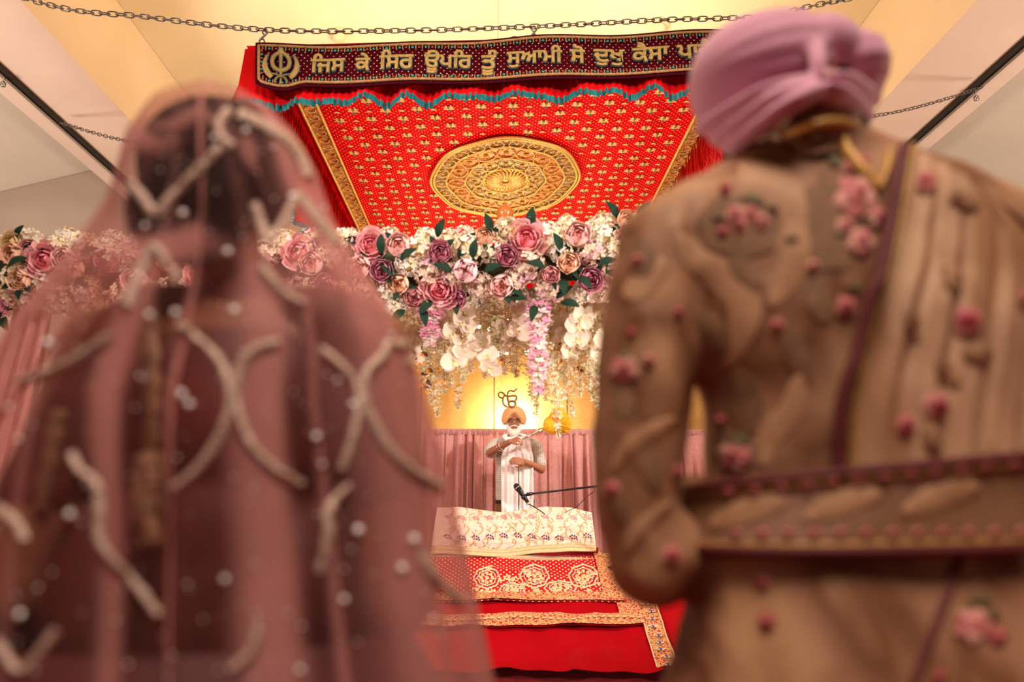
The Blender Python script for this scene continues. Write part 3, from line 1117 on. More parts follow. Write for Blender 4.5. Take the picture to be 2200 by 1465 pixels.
m_brocade = mat_gold_embroidery('red_gold_border', (0.42, 0.03, 0.035), (0.60, 0.32, 0.11), (0.86, 0.60, 0.28), 34, 0.36, (0.42, 0.18, 0.06))
m_zari = plain('gold_zari_work', (0.82, 0.58, 0.32), 0.4, 0.25, var=0.35, vscale=90, bump=0.6, bscale=300)
m_redemb = None
def mat_redemb():
    t = NT('red_cloth_gold_sequins'); uv = t.uvc()
    d = t.dots(uv, 0.046, 0.22)
    t.p(Base_Color=t.mix(d, (0.46, 0.006, 0.012), (0.88, 0.60, 0.34)), Roughness=0.5)
    t.b.inputs['Specular IOR Level'].default_value = 0.25
    return t.mat
m_redemb = mat_redemb()
m_blue = plain('blue_stone', (0.03, 0.06, 0.50), 0.15)
def sl(px, py):
    """point on the sloping altar front seen at that place"""
    d = ray(px, py)
    t_ = 0
    for k in range(400, 760):
        p = CAM + d * ((k * 0.01 - CAM.y) / d.y)
        if p.z <= slope_z(p.y) + 0.04:
            return p
    return p
def flatcloth(x0, x1, y0, y1, lift, seed, nu=80, nv=30, xf=0.0):
    q = MB()
    def f(u, v):
        y = lerp(y0, y1, v); x = lerp(x0, x1 + xf * (1 - v), u)
        return V((x, y + 0.012 * math.sin(x * 5 + seed) * (1 - v), zsurf(x, y) + 0.004 + lift))
    q.grid(f, nu, nv, uvf=lambda u, v: (lerp(x0, x1, u), lerp(y0, y1, v) * 1.18))
    return q, f
# long runner with a wide border down one side (third layer)
pS = sl(1455, 1462); pT = sl(1375, 1240)
r0 = sl(1412, 1440).x; r1 = sl(1456, 1440).x
c3 = thing('long_border_cloth', 'long red cloth whose narrow gold border with blue stones runs down to the floor', 'cloth', (0.2, 5.2, 0.3))
q, f3 = flatcloth(r0, r1, 4.70, 5.74, 0.022, 3, 10, 90)
o3 = part('gold_border', q, m_brocade, c3)
q = MB(); q2 = MB()
for k in range(16):
    y = lerp(4.70, 5.7, k / 15)
    p = V(((r0 + r1) / 2 + 0.012 * math.sin(k * 2.1), y, zsurf((r0 + r1) / 2, y) + 0.034))
    q.ell(p, (0.011, 0.011, 0.008), None, 8)
    for a in range(6):
        q2.ell(p + V((0.026 * math.cos(a * PI / 3), 0.026 * math.sin(a * PI / 3), -0.001)), (0.011, 0.008, 0.005), Matrix.Rotation(a * PI / 3, 3, 'Z'), 6)
part('blue_stones', q, m_blue, o3, kind='stuff'); part('gold_rosettes', q2, m_zari, o3, kind='stuff')
q = MB()
for xe in (r0, r1):
    q.tube([f3((0 if xe == r0 else 1), k / 40) + V((0, 0, 0.006)) for k in range(41)], 0.006, 5)
part('cord_edge', q, m_zari, o3)
q, _ = flatcloth(-1.5, r0, 5.08, 5.74, 0.006, 5)
part('red_field', q, m_redcloth, c3)
# second cloth: plain red with a gold border
xR2 = (sl(1390, 1345).x + sl(1345, 1235).x) / 2 ; y2 = sl(1200, 1351).y; y2b = sl(1200, 1327).y
c2 = thing('bordered_cloth', 'plain red cloth with one broad gold border, under the densely embroidered cloth', 'cloth', (0.0, 5.4, 0.4))
q, f2 = flatcloth(-1.35, xR2, y2, 5.74, 0.026, 8)
part('red_field', q, m_redcloth, c2)
bw = xR2 - sl(1350, 1340).x
def strip(x0, x1, y0, y1, lift, seed, nu, nv):
    return flatcloth(x0, x1, y0, y1, lift, seed, nu, nv)[0]
o2 = part('gold_border', strip(-1.35, xR2, y2 - .004, y2b, 0.042, 8, 110, 8), m_brocade, c2)
part('gold_border', strip(xR2 - 0.155, xR2, y2b, 5.74, 0.042, 8, 8, 50), m_brocade, c2)
q = MB()
for k in range(46):
    x = lerp(-1.3, xR2 - .03, k / 45); y = lerp(y2, y2b, 0.5)
    z = zsurf(x, y) + 0.05
    q.ell((x, y, z), (0.016, 0.034, 0.006), None, 6); q.ell((x + .02, y + .02, z), (0.010, 0.010, 0.005), None, 6)
part('gold_leaves', q, m_zari, o2, kind='stuff')
# first cloth: dense gold embroidery
xR1 = (sl(1352, 1300).x + sl(1318, 1220).x) / 2; y1 = sl(1200, 1304).y; y1b = sl(1200, 1287).y
c1 = thing('embroidered_cloth', 'red cloth covered in gold medallions and scrolls, lying below the cream cover', 'cloth', (0.0, 5.5, 0.5))
q, f1 = flatcloth(-1.2, xR1, y1, 5.78, 0.045, 11, 110, 40)
fld = part('sequined_field', q, m_redemb, c1)
T1 = bvh(q)
part('gold_border', strip(-1.2, xR1, y1 - .004, y1b, 0.062, 11, 110, 8), m_brocade, c1)
part('gold_border', strip(xR1 - 0.16, xR1, y1b, 5.78, 0.062, 11, 8, 50), m_brocade, c1)
for cx, cy, rx, ry in ((1046, 1242, 27, 22), (1148, 1238, 30, 24), (1253, 1238, 30, 24), (1204, 1264, 33, 15), (1100, 1268, 26, 14)):
    q = MB()
    for f in (1.0, 0.72):
        pts = [(cx + rx * f * math.cos(a) * (1 + .05 * math.cos(8 * a)), cy + ry * f * math.sin(a) * (1 + .05 * math.cos(8 * a))) for a in [i * 2 * PI / 24 for i in range(25)]]
        ribbon_on(q, T1, pts, 3.4 if f == 1 else 2.2, 0.003, 0, 2, dome=0.005)
    for k in range(8):
        a = k * PI / 4
        patch_on(q, T1, cx + rx * 0.45 * math.cos(a), cy + ry * 0.45 * math.sin(a), 4.5, 3, 0.3, m=0)
    patch_on(q, T1, cx, cy, 5, 6, 0.3, m=0)
    for k in range(6):
        a = k * PI / 3 + .3
        patch_on(q, T1, cx + rx * 0.85 * math.cos(a), cy + ry * 0.85 * math.sin(a), 1.6, 3, 0.1, m=1, off=.006)
    part('gold_medallion', q, [m_zari, m_blue], fld)
q = MB()
rnd = random.Random(5)
for k in range(46):
    cx = rnd.uniform(1015, 1310); cy = rnd.uniform(1222, 1284)
    a0 = rnd.uniform(0, 6.28); s = rnd.choice((-1, 1))
    pts = [(cx + (9 - 6 * t) * 1.3 * math.cos(a0 + s * t * 4), cy + (9 - 6 * t) * .7 * math.sin(a0 + s * t * 4)) for t in [i / 8 for i in range(9)]]
    ribbon_on(q, T1, pts, 3.2, 0.003, 0, 2, taper=True, dome=0.004)
    patch_on(q, T1, cx, cy, 4.5, 5, 0.35, m=0)
part('gold_scrolls', q, m_zari, fld, kind='stuff')

# cushion mat and the cream brocade cover over the book
m_beige = plain('beige_mat', (0.60, 0.42, 0.24), 0.8, var=0.1, vscale=20, bump=0.2)
mx0 = -1.0; mx1 = at(1303, 1206, 5.75).x
b = MB()
b.grid(lambda u, v: V((lerp(mx0, mx1, u) + 0, lerp(5.70, 6.38, v) + 0.02 * math.sin(u * 6) * (1 - v), 0.72 + 0.035 * math.sin(PI * v) ** 0.4 + 0.012 * math.sin(u * 5))), 40, 12)
b.grid(lambda u, v: V((lerp(mx0, mx1, u), 5.70 + 0.02 * math.sin(u * 6), lerp(0.72 + 0.012 * math.sin(u * 5), 0.690, v))), 40, 2)
b.grid(lambda u, v: V((mx1, lerp(5.70, 6.38, u), lerp(0.72 + 0.035 * math.sin(PI * u) ** 0.4, 0.690, v))), 12, 2)
b.box(((mx0 + mx1) / 2, 6.04, 0.705), (mx1 - mx0 - .02, 0.64, 0.03))
single('altar_mat', b, m_beige, 'thin beige mat edge showing under the cream brocade cover', 'mat', (0.2, 6.04, 0.69))

m_cream = plain('cream_brocade', (0.80, 0.60, 0.47), 0.55, var=0.12, vscale=30, bump=0.3, bscale=200, sheen=0.2)
m_creamgold = mat_gold_embroidery('cream_gold_edge', (0.80, 0.60, 0.40), (0.80, 0.52, 0.18), (0.92, 0.70, 0.35), 60, 0.4)
m_lining = plain('crimson_lining', (0.40, 0.006, 0.03), 0.5)
cov = thing('brocade_cover', 'cream and gold brocade cover with pink flowers draped over the holy book', 'cloth', (0.25, 6.05, 0.72))
topz = lambda px, py: at(px, py, 6.26).z
L0 = at(940, 1092, 6.26).x; L1 = at(1271, 1101, 6.26).x
B1 = at(1281, 1186, 5.72).x
def coverpt(u, v):
    """v 0 at the ridge, 1 at the front hem"""
    x = lerp(L0, lerp(L1, B1, v), u)
    px = lerp(940, 1271, u)
    zr = interp([(940, topz(940, 1090)), (986, topz(986, 1089)), (1060, topz(1060, 1099)), (1085, topz(1085, 1100)), (1125, topz(1125, 1094)), (1171, topz(1171, 1088)), (1226, topz(1226, 1090)), (1271, topz(1271, 1101))], px)[0]
    zb = 0.735 + 0.035 * u ** 3 + 0.012 * math.sin(u * 9 + 1)
    prof = [(0, 6.26, 1.0), (0.1, 6.21, 0.985), (0.5, 6.00, 0.60), (0.55, 5.965, 0.53), (0.60, 5.935, 0.51), (0.93, 5.74, 0.10), (1.0, 5.71, 0.0)]
    y, k = interp(prof, v)
    ruff = 0.006 * noise.noise(V((x * 5, v * 5, 1)))
    hemw = 0.020 * v ** 3 * math.sin(u * 15)
    return V((x, y + ruff * 2 + hemw, lerp(zb, zr, k) + ruff))
q = MB()
q.grid(coverpt, 70, 50)
CT = bvh(q)
q.grid(lambda u, v: V((coverpt(u, 0).x, lerp(6.26, 6.5, v), coverpt(u, 0).z - 0.30 * v ** 2)), 70, 8)
q.grid(lambda u, v: coverpt(1, u).lerp(V((coverpt(1, u).x + 0.02, min(6.5, coverpt(1, u).y + 0.5), 0.76)), v), 20, 6)
cvo = part('brocade_sheet', q, m_cream, cov)
q = MB(); q.grid(lambda u, v: coverpt(u, lerp(0.90, 1.0, v)) + V((0, -0.006, 0.004)), 70, 4); part('gold_hem', q, m_creamgold, cvo)
q = MB()
for vv in (0.90, 0.945, 1.0):
    q.tube([coverpt(k / 60, vv) + V((0, -.008, .004)) for k in range(61)], 0.006, 5)
part('hem_cord', q, m_zari, cvo)
b = MB()
a1, a2, a3 = coverpt(0.66, 1.0), coverpt(1.0, 0.88), V((B1 + 0.03, 5.72, 0.728))
def lin(u, v):
    top = coverpt(lerp(0.62, 1.0, u), lerp(1.0, 0.93, u)); 
    return V((top.x + .02 * u, top.y - 0.004 + 0.03 * v, lerp(top.z, 0.728, v)))
b.grid(lin, 20, 3)
part('crimson_lining', b, m_lining, cov)
# woven flower prints
m_purple = plain('purple_silk', (0.09, 0.02, 0.10), 0.5)
m_magenta = plain('magenta_silk', (0.62, 0.03, 0.12), 0.5)
m_rose = plain('rose_silk', (0.68, 0.16, 0.22), 0.5)
m_stem = plain('olive_gold_silk', (0.52, 0.33, 0.12), 0.5)
def sprig(cx, cy, s, mat):
    q = MB()
    for k, (dx, dy, a) in enumerate(((0, 0, -.9), (4, 1, -.9), (7, 3, -.9), (-3, 2, -.9), (0, 5, -.5), (4, 5.5, -.6), (8, 6.5, -.9))):
        patch_on(q, CT, cx + dx * s, cy + dy * s, 2.7 * s, 2, 0.45, off=0.003, asp=0.5, tilt=a + PI * .0, dome=0.002)
    ribbon_on(q, CT, [(cx + 6 * s, cy - 2 * s), (cx + 12 * s, cy - 6 * s), (cx + 14 * s, cy - 13 * s), (cx + 9 * s, cy - 17 * s)], 1.6 * s, 0.003, 1, 3, dome=0.002)
    if q.v:
        part('flower_sprig', q, [mat, m_stem], cvo)
for k in range(11):
    x = 984 + 30 * k
    sprig(x - 25, 1149 + 3 * math.sin(k), 1.3, m_purple)
    sprig(x - 14, 1178 - (k - 5) ** 2 * 0.28 + 2, 1.3, m_magenta)
    sprig(x - 24, 1108 + 1.5 * math.sin(k * .8), 1.05, m_rose)
q = MB(); rnd = random.Random(9)
for k in range(230):
    x, y = rnd.uniform(960, 1278), rnd.uniform(1098, 1190)
    r = rnd.random()
    if r < 0.5:
        ribbon_on(q, CT, [(x, y), (x + rnd.uniform(-4, 4), y - 5), (x + rnd.uniform(-8, 8), y - 9)], 1.5, 0.003, 0, 3, dome=0.002)
    else:
        patch_on(q, CT, x, y, rnd.uniform(1.6, 2.6), 2, 0.5, off=0.003, asp=.6, tilt=rnd.uniform(0, 3), m=1 if r > .85 else 0, dome=0.002)
part('woven_tendrils', q, [m_stem, m_rose], cvo, kind='stuff')

# red draped block and small white things seen past the groom's arm
bx = at(1462, 1120, 6.2).x
t = thing('draped_side_block', 'low block draped in red cloth in the gap behind the groom\'s elbow', 'table', (bx + .35, 6.25, 0))
zt2 = at(1480, 1115, 6.2).z
b = MB(); b.box((bx + .35, 6.3, zt2 / 2 - .01), (0.68, 0.5, zt2 - .02)); part('block', b, m_wood, t, smooth=False)
b = MB()
b.grid(lambda u, v: V((lerp(bx, bx + .70, u), 6.035 - .012 * v + .01 * math.sin(u * 25) * v, lerp(zt2 + .004, 0.01, v))), 30, 8)
b.grid(lambda u, v: V((lerp(bx, bx + .70, u), lerp(6.035, 6.56, v), zt2 + .004)), 10, 4)
b.grid(lambda u, v: V((bx - .012 * v, lerp(6.035, 6.56, u), lerp(zt2 + .004, 0.01, v))), 10, 4)
part('red_cover', b, m_redcloth, t)
m_whitecer = plain('white_ceramic', (0.8, 0.76, 0.72), 0.25)
pb = sl(1484, 1388)
q = MB(); q.lathe([(0.03, 0), (0.05, 0.02), (0.06, 0.06), (0.062, 0.08), (0.056, 0.08), (0.05, 0.03), (0.01, 0.02)], pb + V((0, 0, 0.012)), 18)
single('white_bowl', q, m_whitecer, 'small white bowl on the red cloth, mostly hidden by the groom\'s coat', 'bowl', pb + V((0, 0, 0.012)))

# ---------------------------------------------------------------- flower garland on its stand
m_leaf = plain('dark_leaf', (0.007, 0.026, 0.013), 0.6, var=0.35, vscale=30, spec=.15)
m_leafl = plain('mid_leaf', (0.06, 0.13, 0.02), 0.45, var=0.3, vscale=30)
def petals_mat(name, c, var=0.12):
    return plain(name, c, 0.6, var=var, vscale=25, trans=0.18, spec=0.2)
P_pink = petals_mat('pink_petal', (0.90, 0.50, 0.51)); P_pinkd = petals_mat('deep_pink_petal', (0.86, 0.30, 0.36))
P_blush = petals_mat('blush_petal', (0.92, 0.62, 0.58)); P_blushd = petals_mat('blush_heart', (0.88, 0.38, 0.35))
P_mauve = petals_mat('mauve_petal', (0.64, 0.27, 0.35)); P_mauved = petals_mat('mauve_heart', (0.46, 0.13, 0.20))
P_peach = petals_mat('peach_petal', (0.90, 0.60, 0.44)); P_peachd = petals_mat('peach_heart', (0.76, 0.38, 0.23))
P_cream = petals_mat('cream_petal', (0.84, 0.72, 0.52)); P_creamd = petals_mat('cream_heart', (0.80, 0.62, 0.30))
P_white = petals_mat('white_petal', (0.84, 0.80, 0.72)); P_lilac = petals_mat('lilac_edge_petal', (0.74, 0.44, 0.50))
P_tan = petals_mat('tan_petal', (0.68, 0.48, 0.36))
def rose(seed, openness=1.0, layers=5, ruffle=0.04):
    """unit-radius bloom, facing +Z"""
    rnd = random.Random(seed); q = MB()
    for i in range(layers):
        t = i / (layers - 1)
        rr = lerp(0.16, 0.98, t ** 0.85)
        th_end = lerp(0.12, 0.95 * openness, t ** 0.8) if openness < 1.2 else lerp(0.25, 1.45, t)
        n = 3 if i == 0 else (4 if i < 3 else 5)
        a0 = rnd.uniform(0, 6.28)
        for k in range(n):
            ac = a0 + 2 * PI * k / n + rnd.uniform(-.15, .15)
            half = PI / n * 1.35
            tilt = rnd.uniform(-0.08, 0.08)
            flare = (0.10 + 0.18 * t) * rnd.uniform(.7, 1.3)
            def f(u, v):
                s = u * 2 - 1
                th = lerp(2.5, th_end + tilt + 0.30 * abs(s) ** 3 + ruffle * math.sin(s * 7 + k), v)
                al = ac + half * s * (0.55 + 0.45 * math.sin(PI * min(1, v * .8 + .15)))
                r = rr * (1 + flare * v ** 4 - 0.03 * s * s + 0.04 * (k % 2))
                return V((r * math.sin(th) * math.cos(al), r * math.sin(th) * math.sin(al), r * math.cos(th) * 0.86 - (0.0 if i else 0.02)))
            q.grid(f, 5, 6, m=1 if t < 0.45 else 0)
    return q
def hydrangea(seed, n=46):
    rnd = random.Random(seed); q = MB()
    for k in range(n):
        z = 1 - 1.55 * (k + .5) / n
        a = k * 2.39996
        r = math.sqrt(max(0, 1 - z * z))
        d = V((r * math.cos(a), r * math.sin(a), z)) 
        d = (d + V((rnd.uniform(-.15, .15), rnd.uniform(-.15, .15), rnd.uniform(-.15, .15)))).normalized()
        x, y, _ = basis(d)
        c = d * rnd.uniform(0.82, 1.0)
        a1 = rnd.uniform(0, 1.5); S = rnd.uniform(0.24, 0.33)
        m = 1 if rnd.random() < .25 else 0
        for p in range(4):
            b_ = a1 + p * PI / 2
            e = x * math.cos(b_) + y * math.sin(b_); g = d.cross(e)
            cup = rnd.uniform(.0, .14)
            q.add([c, c + (e * .55 + g * .42) * S + d * cup * S, c + e * 1.05 * S + d * (cup + .18) * S, c + (e * .55 - g * .42) * S + d * cup * S, c + e * .6 * S - d * .06 * S],
                  [(0, 1, 4), (1, 2, 4), (2, 3, 4), (3, 0, 4)], m)
        q.add([c + d * .03, c + x * .04 + d * .02, c + y * .04 + d * .02], [(0, 1, 2)], 2)
    q.ell((0, 0, -0.1), (.6, .6, .55), None, 8, 2)
    return q
def leaf(mb, base, d, up, L, W, m=0):
    d = d.normalized(); s = d.cross(up).normalized(); up = s.cross(d)
    rows = 6; vs = []
    for i in range(rows + 1):
        t = i / rows
        w = W * math.sin(PI * min(.985, t * .93 + .05)) ** .85
        c = base + d * L * t + up * (0.12 * L * math.sin(PI * t) - .18 * L * t * t)
        vs += [c - s * w + up * w * .35, c, c + s * w + up * w * .35]
    fs = []
    for i in range(rows):
        for k in range(2):
            o = i * 3 + k
            fs.append((o, o + 1, o + 4, o + 3))
    mb.add(vs, fs, m)
TPL = {}
def tpl(kind, cols, fn, nvar):
    TPL[kind] = [mesh_of(kind, fn(i), cols) for i in range(nvar)]
tpl('pink_rose', [P_pink, P_pinkd], lambda i: rose(10 + i, 1.5, 6, .08), 3)
tpl('pink_peony', [P_blush, P_blushd], lambda i: rose(20 + i, 0.75, 5), 3)
tpl('blush_peony', [petals_mat('pale_blush_petal', (0.92, 0.66, 0.68)), P_blushd], lambda i: rose(25 + i, 0.6, 5), 2)
tpl('mauve_rose', [P_mauve, P_mauved], lambda i: rose(30 + i, 1.0, 6), 3)
tpl('dusty_rose', [petals_mat('dusty_petal', (0.78, 0.42, 0.42)), P_mauve], lambda i: rose(36 + i, 0.8, 5), 2)
tpl('peach_rose', [P_peach, P_peachd], lambda i: rose(40 + i, 0.85, 5), 3)
tpl('cream_rose', [P_cream, P_creamd], lambda i: rose(46 + i, 1.35, 6, .07), 2)
tpl('cream_hydrangea', [P_cream, P_white, P_creamd], lambda i: hydrangea(50 + i), 3)
tpl('white_hydrangea', [P_white, P_cream, P_creamd], lambda i: hydrangea(60 + i), 2)
tpl('lilac_edged_hydrangea', [petals_mat('pale_tan_petal', (0.80, 0.62, 0.48)), P_lilac, P_tan], lambda i: hydrangea(70 + i), 3)
def leaf_tpl(i):
    q = MB(); leaf(q, V((0, 0, 0)), V((1, 0, .25)), V((0, 0, 1)), 1.0, 0.26); return q
TPL['leaf'] = [mesh_of('leaf', leaf_tpl(0), [m_leaf])]
TPL['pale_leaf'] = [mesh_of('leaf', leaf_tpl(0), [m_leafl])]

GY, GR = 3.36, 0.22
def gz(x):
    return at(1100, interp([(-2.6, 592), (-2.0, 590), (-1.0, 585), (0.0, 572), (0.6, 556), (1.2, 545), (2.6, 545)], x)[0], GY).z
GX0, GX1 = -2.75, 2.4
gar = thing('flower_garland', 'thick garland of pink, mauve and peach roses with cream hydrangeas, spanning below the canopy', 'garland', ((GX0 + GX1) / 2, GY, gz(0)))
q = MB(); q.tube([V((lerp(GX0, GX1, k / 30), GY, gz(lerp(GX0, GX1, k / 30)))) for k in range(31)], 0.10, 10)
part('foam_core', q, plain('dark_green_foam', (0.05, 0.06, 0.03), 0.95), gar)
rnd = random.Random(21)
placed = []
def bloom(kind, p, r, face, lab=None):
    x, y, z = basis(face, V((0.1, .2, 1)))
    a = rnd.uniform(0, 6.28)
    R = Matrix((x * math.cos(a) + y * math.sin(a), -x * math.sin(a) + y * math.cos(a), z)).transposed().to_4x4()
    return inst(kind, rnd.choice(TPL[kind]), gar, Matrix.Translation(p) @ R @ Matrix.Diagonal((r, r, r * rnd.uniform(.92, 1.05), 1)))
def surf(px, py, rpx, sink=0.3):
    """where that line of sight meets the garland's front"""
    Y = GY - GR
    for _ in range(4):
        p = at(px, py, Y)
        dz = p.z - gz(p.x)
        Y = GY - math.sqrt(max(0.0004, (GR + 0.03) ** 2 - min(abs(dz), GR) ** 2)) * (1.0)
    p = at(px, py, Y)
    r = rpx / FPX * (p - CAM).dot(ROT @ V((0, 0, -1)))
    n = V((0, p.y - GY, p.z - gz(p.x))).normalized()
    n = (n + V((0, -0.6, -0.15)) + V((rnd.uniform(-.3, .3), 0, rnd.uniform(-.2, .2)))).normalized()
    return p - n * r * sink, r, n
ROSES = [('pink_rose', 795, 523, 33), ('pink_peony', 856, 526, 25), ('mauve_rose', 945, 542, 23), ('pink_peony', 771, 574, 25), ('mauve_rose', 821, 581, 23),
 ('peach_rose', 855, 610, 22), ('dusty_rose', 891, 639, 23), ('pink_rose', 945, 624, 38), ('blush_peony', 1000, 581, 26), ('mauve_rose', 1088, 550, 23),
 ('pink_rose', 1131, 509, 40), ('pink_peony', 1078, 615, 25), ('peach_rose', 1041, 506, 19), ('peach_rose', 1222, 564, 23), ('dusty_rose', 1184, 591, 19),
 ('pink_peony', 1242, 502, 27), ('mauve_rose', 1269, 601, 25), ('mauve_rose', 1350, 504, 20), ('peach_rose', 1348, 472, 22), ('mauve_rose', 981, 642, 20),
 ('peach_rose', 26, 545, 23), ('dusty_rose', 62, 534, 20), ('pink_rose', 92, 557, 35), ('pink_peony', 138, 556, 25), ('peach_rose', 42, 602, 23), ('peach_rose', 160, 578, 20),
 ('mauve_rose', -6, 660, 20), ('cream_rose', 18, 522, 27), ('pink_peony', 668, 565, 25), ('mauve_rose', 700, 610, 22), ('pink_rose', 640, 540, 33), ('peach_rose', 735, 625, 20),
 ('pink_peony', 560, 580, 25), ('mauve_rose', 500, 560, 22), ('pink_rose', 430, 590, 34), ('peach_rose', 360, 560, 22), ('pink_peony', 290, 600, 25), ('mauve_rose', 230, 560, 22),
 ('pink_rose', 1440, 540, 34), ('peach_rose', 1390, 590, 22), ('pink_peony', 1500, 590, 25), ('mauve_rose', 1580, 540, 22), ('cream_rose', 1660, 570, 27), ('pink_peony', 1750, 550, 25), ('cream_rose', 1095, 490, 24)]
HYD = [('cream_hydrangea', 735, 506, 32), ('cream_hydrangea', 905, 528, 36), ('lilac_edged_hydrangea', 915, 586, 36), ('cream_hydrangea', 1003, 527, 40), ('lilac_edged_hydrangea', 1142, 566, 40), ('cream_hydrangea', 1090, 484, 30),
 ('lilac_edged_hydrangea', 1176, 622, 32), ('lilac_edged_hydrangea', 1028, 620, 30), ('cream_hydrangea', 1186, 512, 34), ('cream_hydrangea', 1298, 470, 30), ('white_hydrangea', 1304, 500, 34), ('lilac_edged_hydrangea', 1275, 540, 32),
 ('cream_hydrangea', 1330, 540, 30), ('white_hydrangea', 872, 566, 28), ('white_hydrangea', 830, 634, 28), ('lilac_edged_hydrangea', 1104, 600, 26), ('lilac_edged_hydrangea', 1300, 630, 30), ('lilac_edged_hydrangea', 1322, 582, 28),
 ('cream_hydrangea', 1220, 475, 28), ('cream_hydrangea', 960, 505, 28), ('cream_hydrangea', 1060, 540, 28), ('lilac_edged_hydrangea', 965, 590, 28), ('white_hydrangea', 1205, 535, 26), ('cream_hydrangea', 700, 545, 28), ('cream_hydrangea', 780, 620, 26),
 ('white_hydrangea', 850, 668, 24), ('lilac_edged_hydrangea', 925, 655, 22), ('white_hydrangea', 1245, 640, 24), ('cream_hydrangea', 1390, 460, 28), ('white_hydrangea', 1370, 530, 28),
 ('cream_hydrangea', 20, 595, 32), ('cream_hydrangea', 88, 608, 36), ('cream_hydrangea', 162, 518, 32), ('lilac_edged_hydrangea', 55, 645, 32), ('cream_hydrangea', 125, 640, 32), ('lilac_edged_hydrangea', 15, 640, 28), ('lilac_edged_hydrangea', 180, 540, 28), ('cream_hydrangea', 215, 530, 30), ('lilac_edged_hydrangea', 175, 620, 30), ('cream_hydrangea', 115, 520, 24), ('cream_rose', 700, 500, 20)]
for px in range(240, 700, 46):
    HYD.append(('cream_hydrangea' if (px // 46) % 2 else 'lilac_edged_hydrangea', px, 530 + 14 * math.sin(px), 34)); HYD.append(('lilac_edged_hydrangea' if (px // 46) % 2 else 'cream_hydrangea', px + 20, 635, 34))
for px in range(1400, 1900, 46):
    HYD.append(('white_hydrangea', px + 8, 546, 36)); HYD.append(('cream_hydrangea', px, 490 + 10 * math.sin(px), 34)); HYD.append(('lilac_edged_hydrangea', px + 20, 600, 34))
for kind, px, py, r in HYD:
    p, rr, n = surf(px, py, r, 0.75)
    bloom(kind, p, rr, n); placed.append((p, rr))
for kind, px, py, r in ROSES:
    p, rr, n = surf(px, py, r, 0.15)
    n = (n + V((0, -0.5, -.1))).normalized()
    bloom(kind, p, rr, n)
    for k in range(3 if kind in ('mauve_rose', 'peach_rose', 'blush_peony') else 1):
        a = rnd.uniform(0, 2 * PI)
        d = V((math.cos(a), -0.15, math.sin(a)))
        x = d.normalized(); z = V((0, -1, 0)); z = (z - x * z.dot(x)).normalized(); y = z.cross(x)
        R = Matrix((x, y, z)).transposed().to_4x4()
        L = rr * rnd.uniform(0.9, 1.25)
        inst('leaf', TPL['leaf'][0], gar, Matrix.Translation(p + d * rr * .75 + V((0, rr * .35, 0))) @ R @ Matrix.Diagonal((L, L, L, 1)))
# rear, top and underside filling
kinds = ['cream_hydrangea', 'white_hydrangea', 'lilac_edged_hydrangea']
x = GX0 + .1; i = 0
while x < GX1:
    for a in (0.35, 1.15, 2.0, 2.9, 3.6):
        n = V((0, math.sin(a - .2), math.cos(a - .2) if a < 3.2 else -1)).normalized()
        xx = x + rnd.uniform(-.05, .05)
        bloom(rnd.choice(kinds), V((xx, GY, gz(xx))) + n * (GR - .05), rnd.uniform(.07, .085), n)
    x += 0.21
for px, py, a in ((862, 560, .6), (850, 595, 2.5), (970, 585, 2.8), (1040, 585, .3), (1015, 555, 1.4), (1170, 575, 3.0), (1205, 540, 2), (1240, 595, -.8), (1285, 570, .2), (1300, 585, -.5), (1205, 600, -1.4), (870, 665, -2.2), (910, 665, -1.4), (1130, 640, 3.3), (1150, 655, -1.8), (1205, 650, -.3), (1195, 640, .6), (1325, 470, 2.2), (1375, 490, .1), (1370, 470, .9), (940, 510, 1.2), (820, 545, 1.6), (1055, 500, 1.9), (5, 670, -2), (10, 680, -1), (178, 550, .3), (165, 600, -.6), (60, 555, -2.4), (1120, 635, 2.6), (1320, 610, -.3)):
    p, rr, n = surf(px, py, 22, -.1)
    d = V((math.cos(a), -.2, math.sin(a)))
    x = d.normalized(); z = V((0, -1, 0.2)); z = (z - x * z.dot(x)).normalized(); y = z.cross(x)
    inst('leaf', TPL['leaf'][0], gar, Matrix.Translation(p) @ Matrix((x, y, z)).transposed().to_4x4() @ Matrix.Diagonal((rr * 1.9, rr * 1.7, rr * 1.9, 1)))

# stand that carries the garland, with a finial on its crossbar
fs = thing('garland_stand', 'grey metal pipe stand holding up the flower garland, with a wooden finial on its crossbar', 'stand', (0, GY + .32, 0))
SY = GY + 0.30
m_pipe = plain('grey_pipe', (0.30, 0.29, 0.28), 0.4, 0.7)
zc = gz(0) + .12
q = MB(); q.tube([(GX0, SY, zc), (GX1, SY, zc)], 0.03, 10); part('crossbar', q, m_pipe, fs)
for xs in (at(92, 700, SY).x, -at(92, 700, SY).x):
    q = MB(); q.tube([(xs, SY, 0.02), (xs, SY, zc)], 0.032, 12); part('post', q, m_pipe, fs)
    q = MB(); q.box((xs, SY, 0.01), (0.45, 0.45, 0.02)); part('foot_plate', q, m_pipe, fs, smooth=False)
    q = MB(); q.tube([(xs, SY, zc - .02), (xs, GY + .05, zc - .05)], 0.02, 8); part('bracket', q, m_pipe, fs)
m_finial = plain('varnished_wood', (0.48, 0.14, 0.025), 0.25, var=0.25, vscale=12)
pf = at(1085, 468, SY); q = MB()
k = (at(1085, 433, SY).z - pf.z) / 0.085
q.lathe([(r * k, z * k) for r, z in ((0.030, -0.10), (0.030, -0.02), (0.036, 0.0), (0.040, 0.012), (0.041, 0.028), (0.036, 0.042), (0.024, 0.052), (0.010, 0.060), (0.006, 0.070), (0.001, 0.085))], pf, 22)
part('wooden_finial', q, m_finial, fs, 'glossy brown wooden finial')
q = MB(); q.tube([(pf.x, SY, zc), (pf.x, SY, pf.z - .09 * k)], 0.02, 8); part('finial_post', q, m_finial, fs)
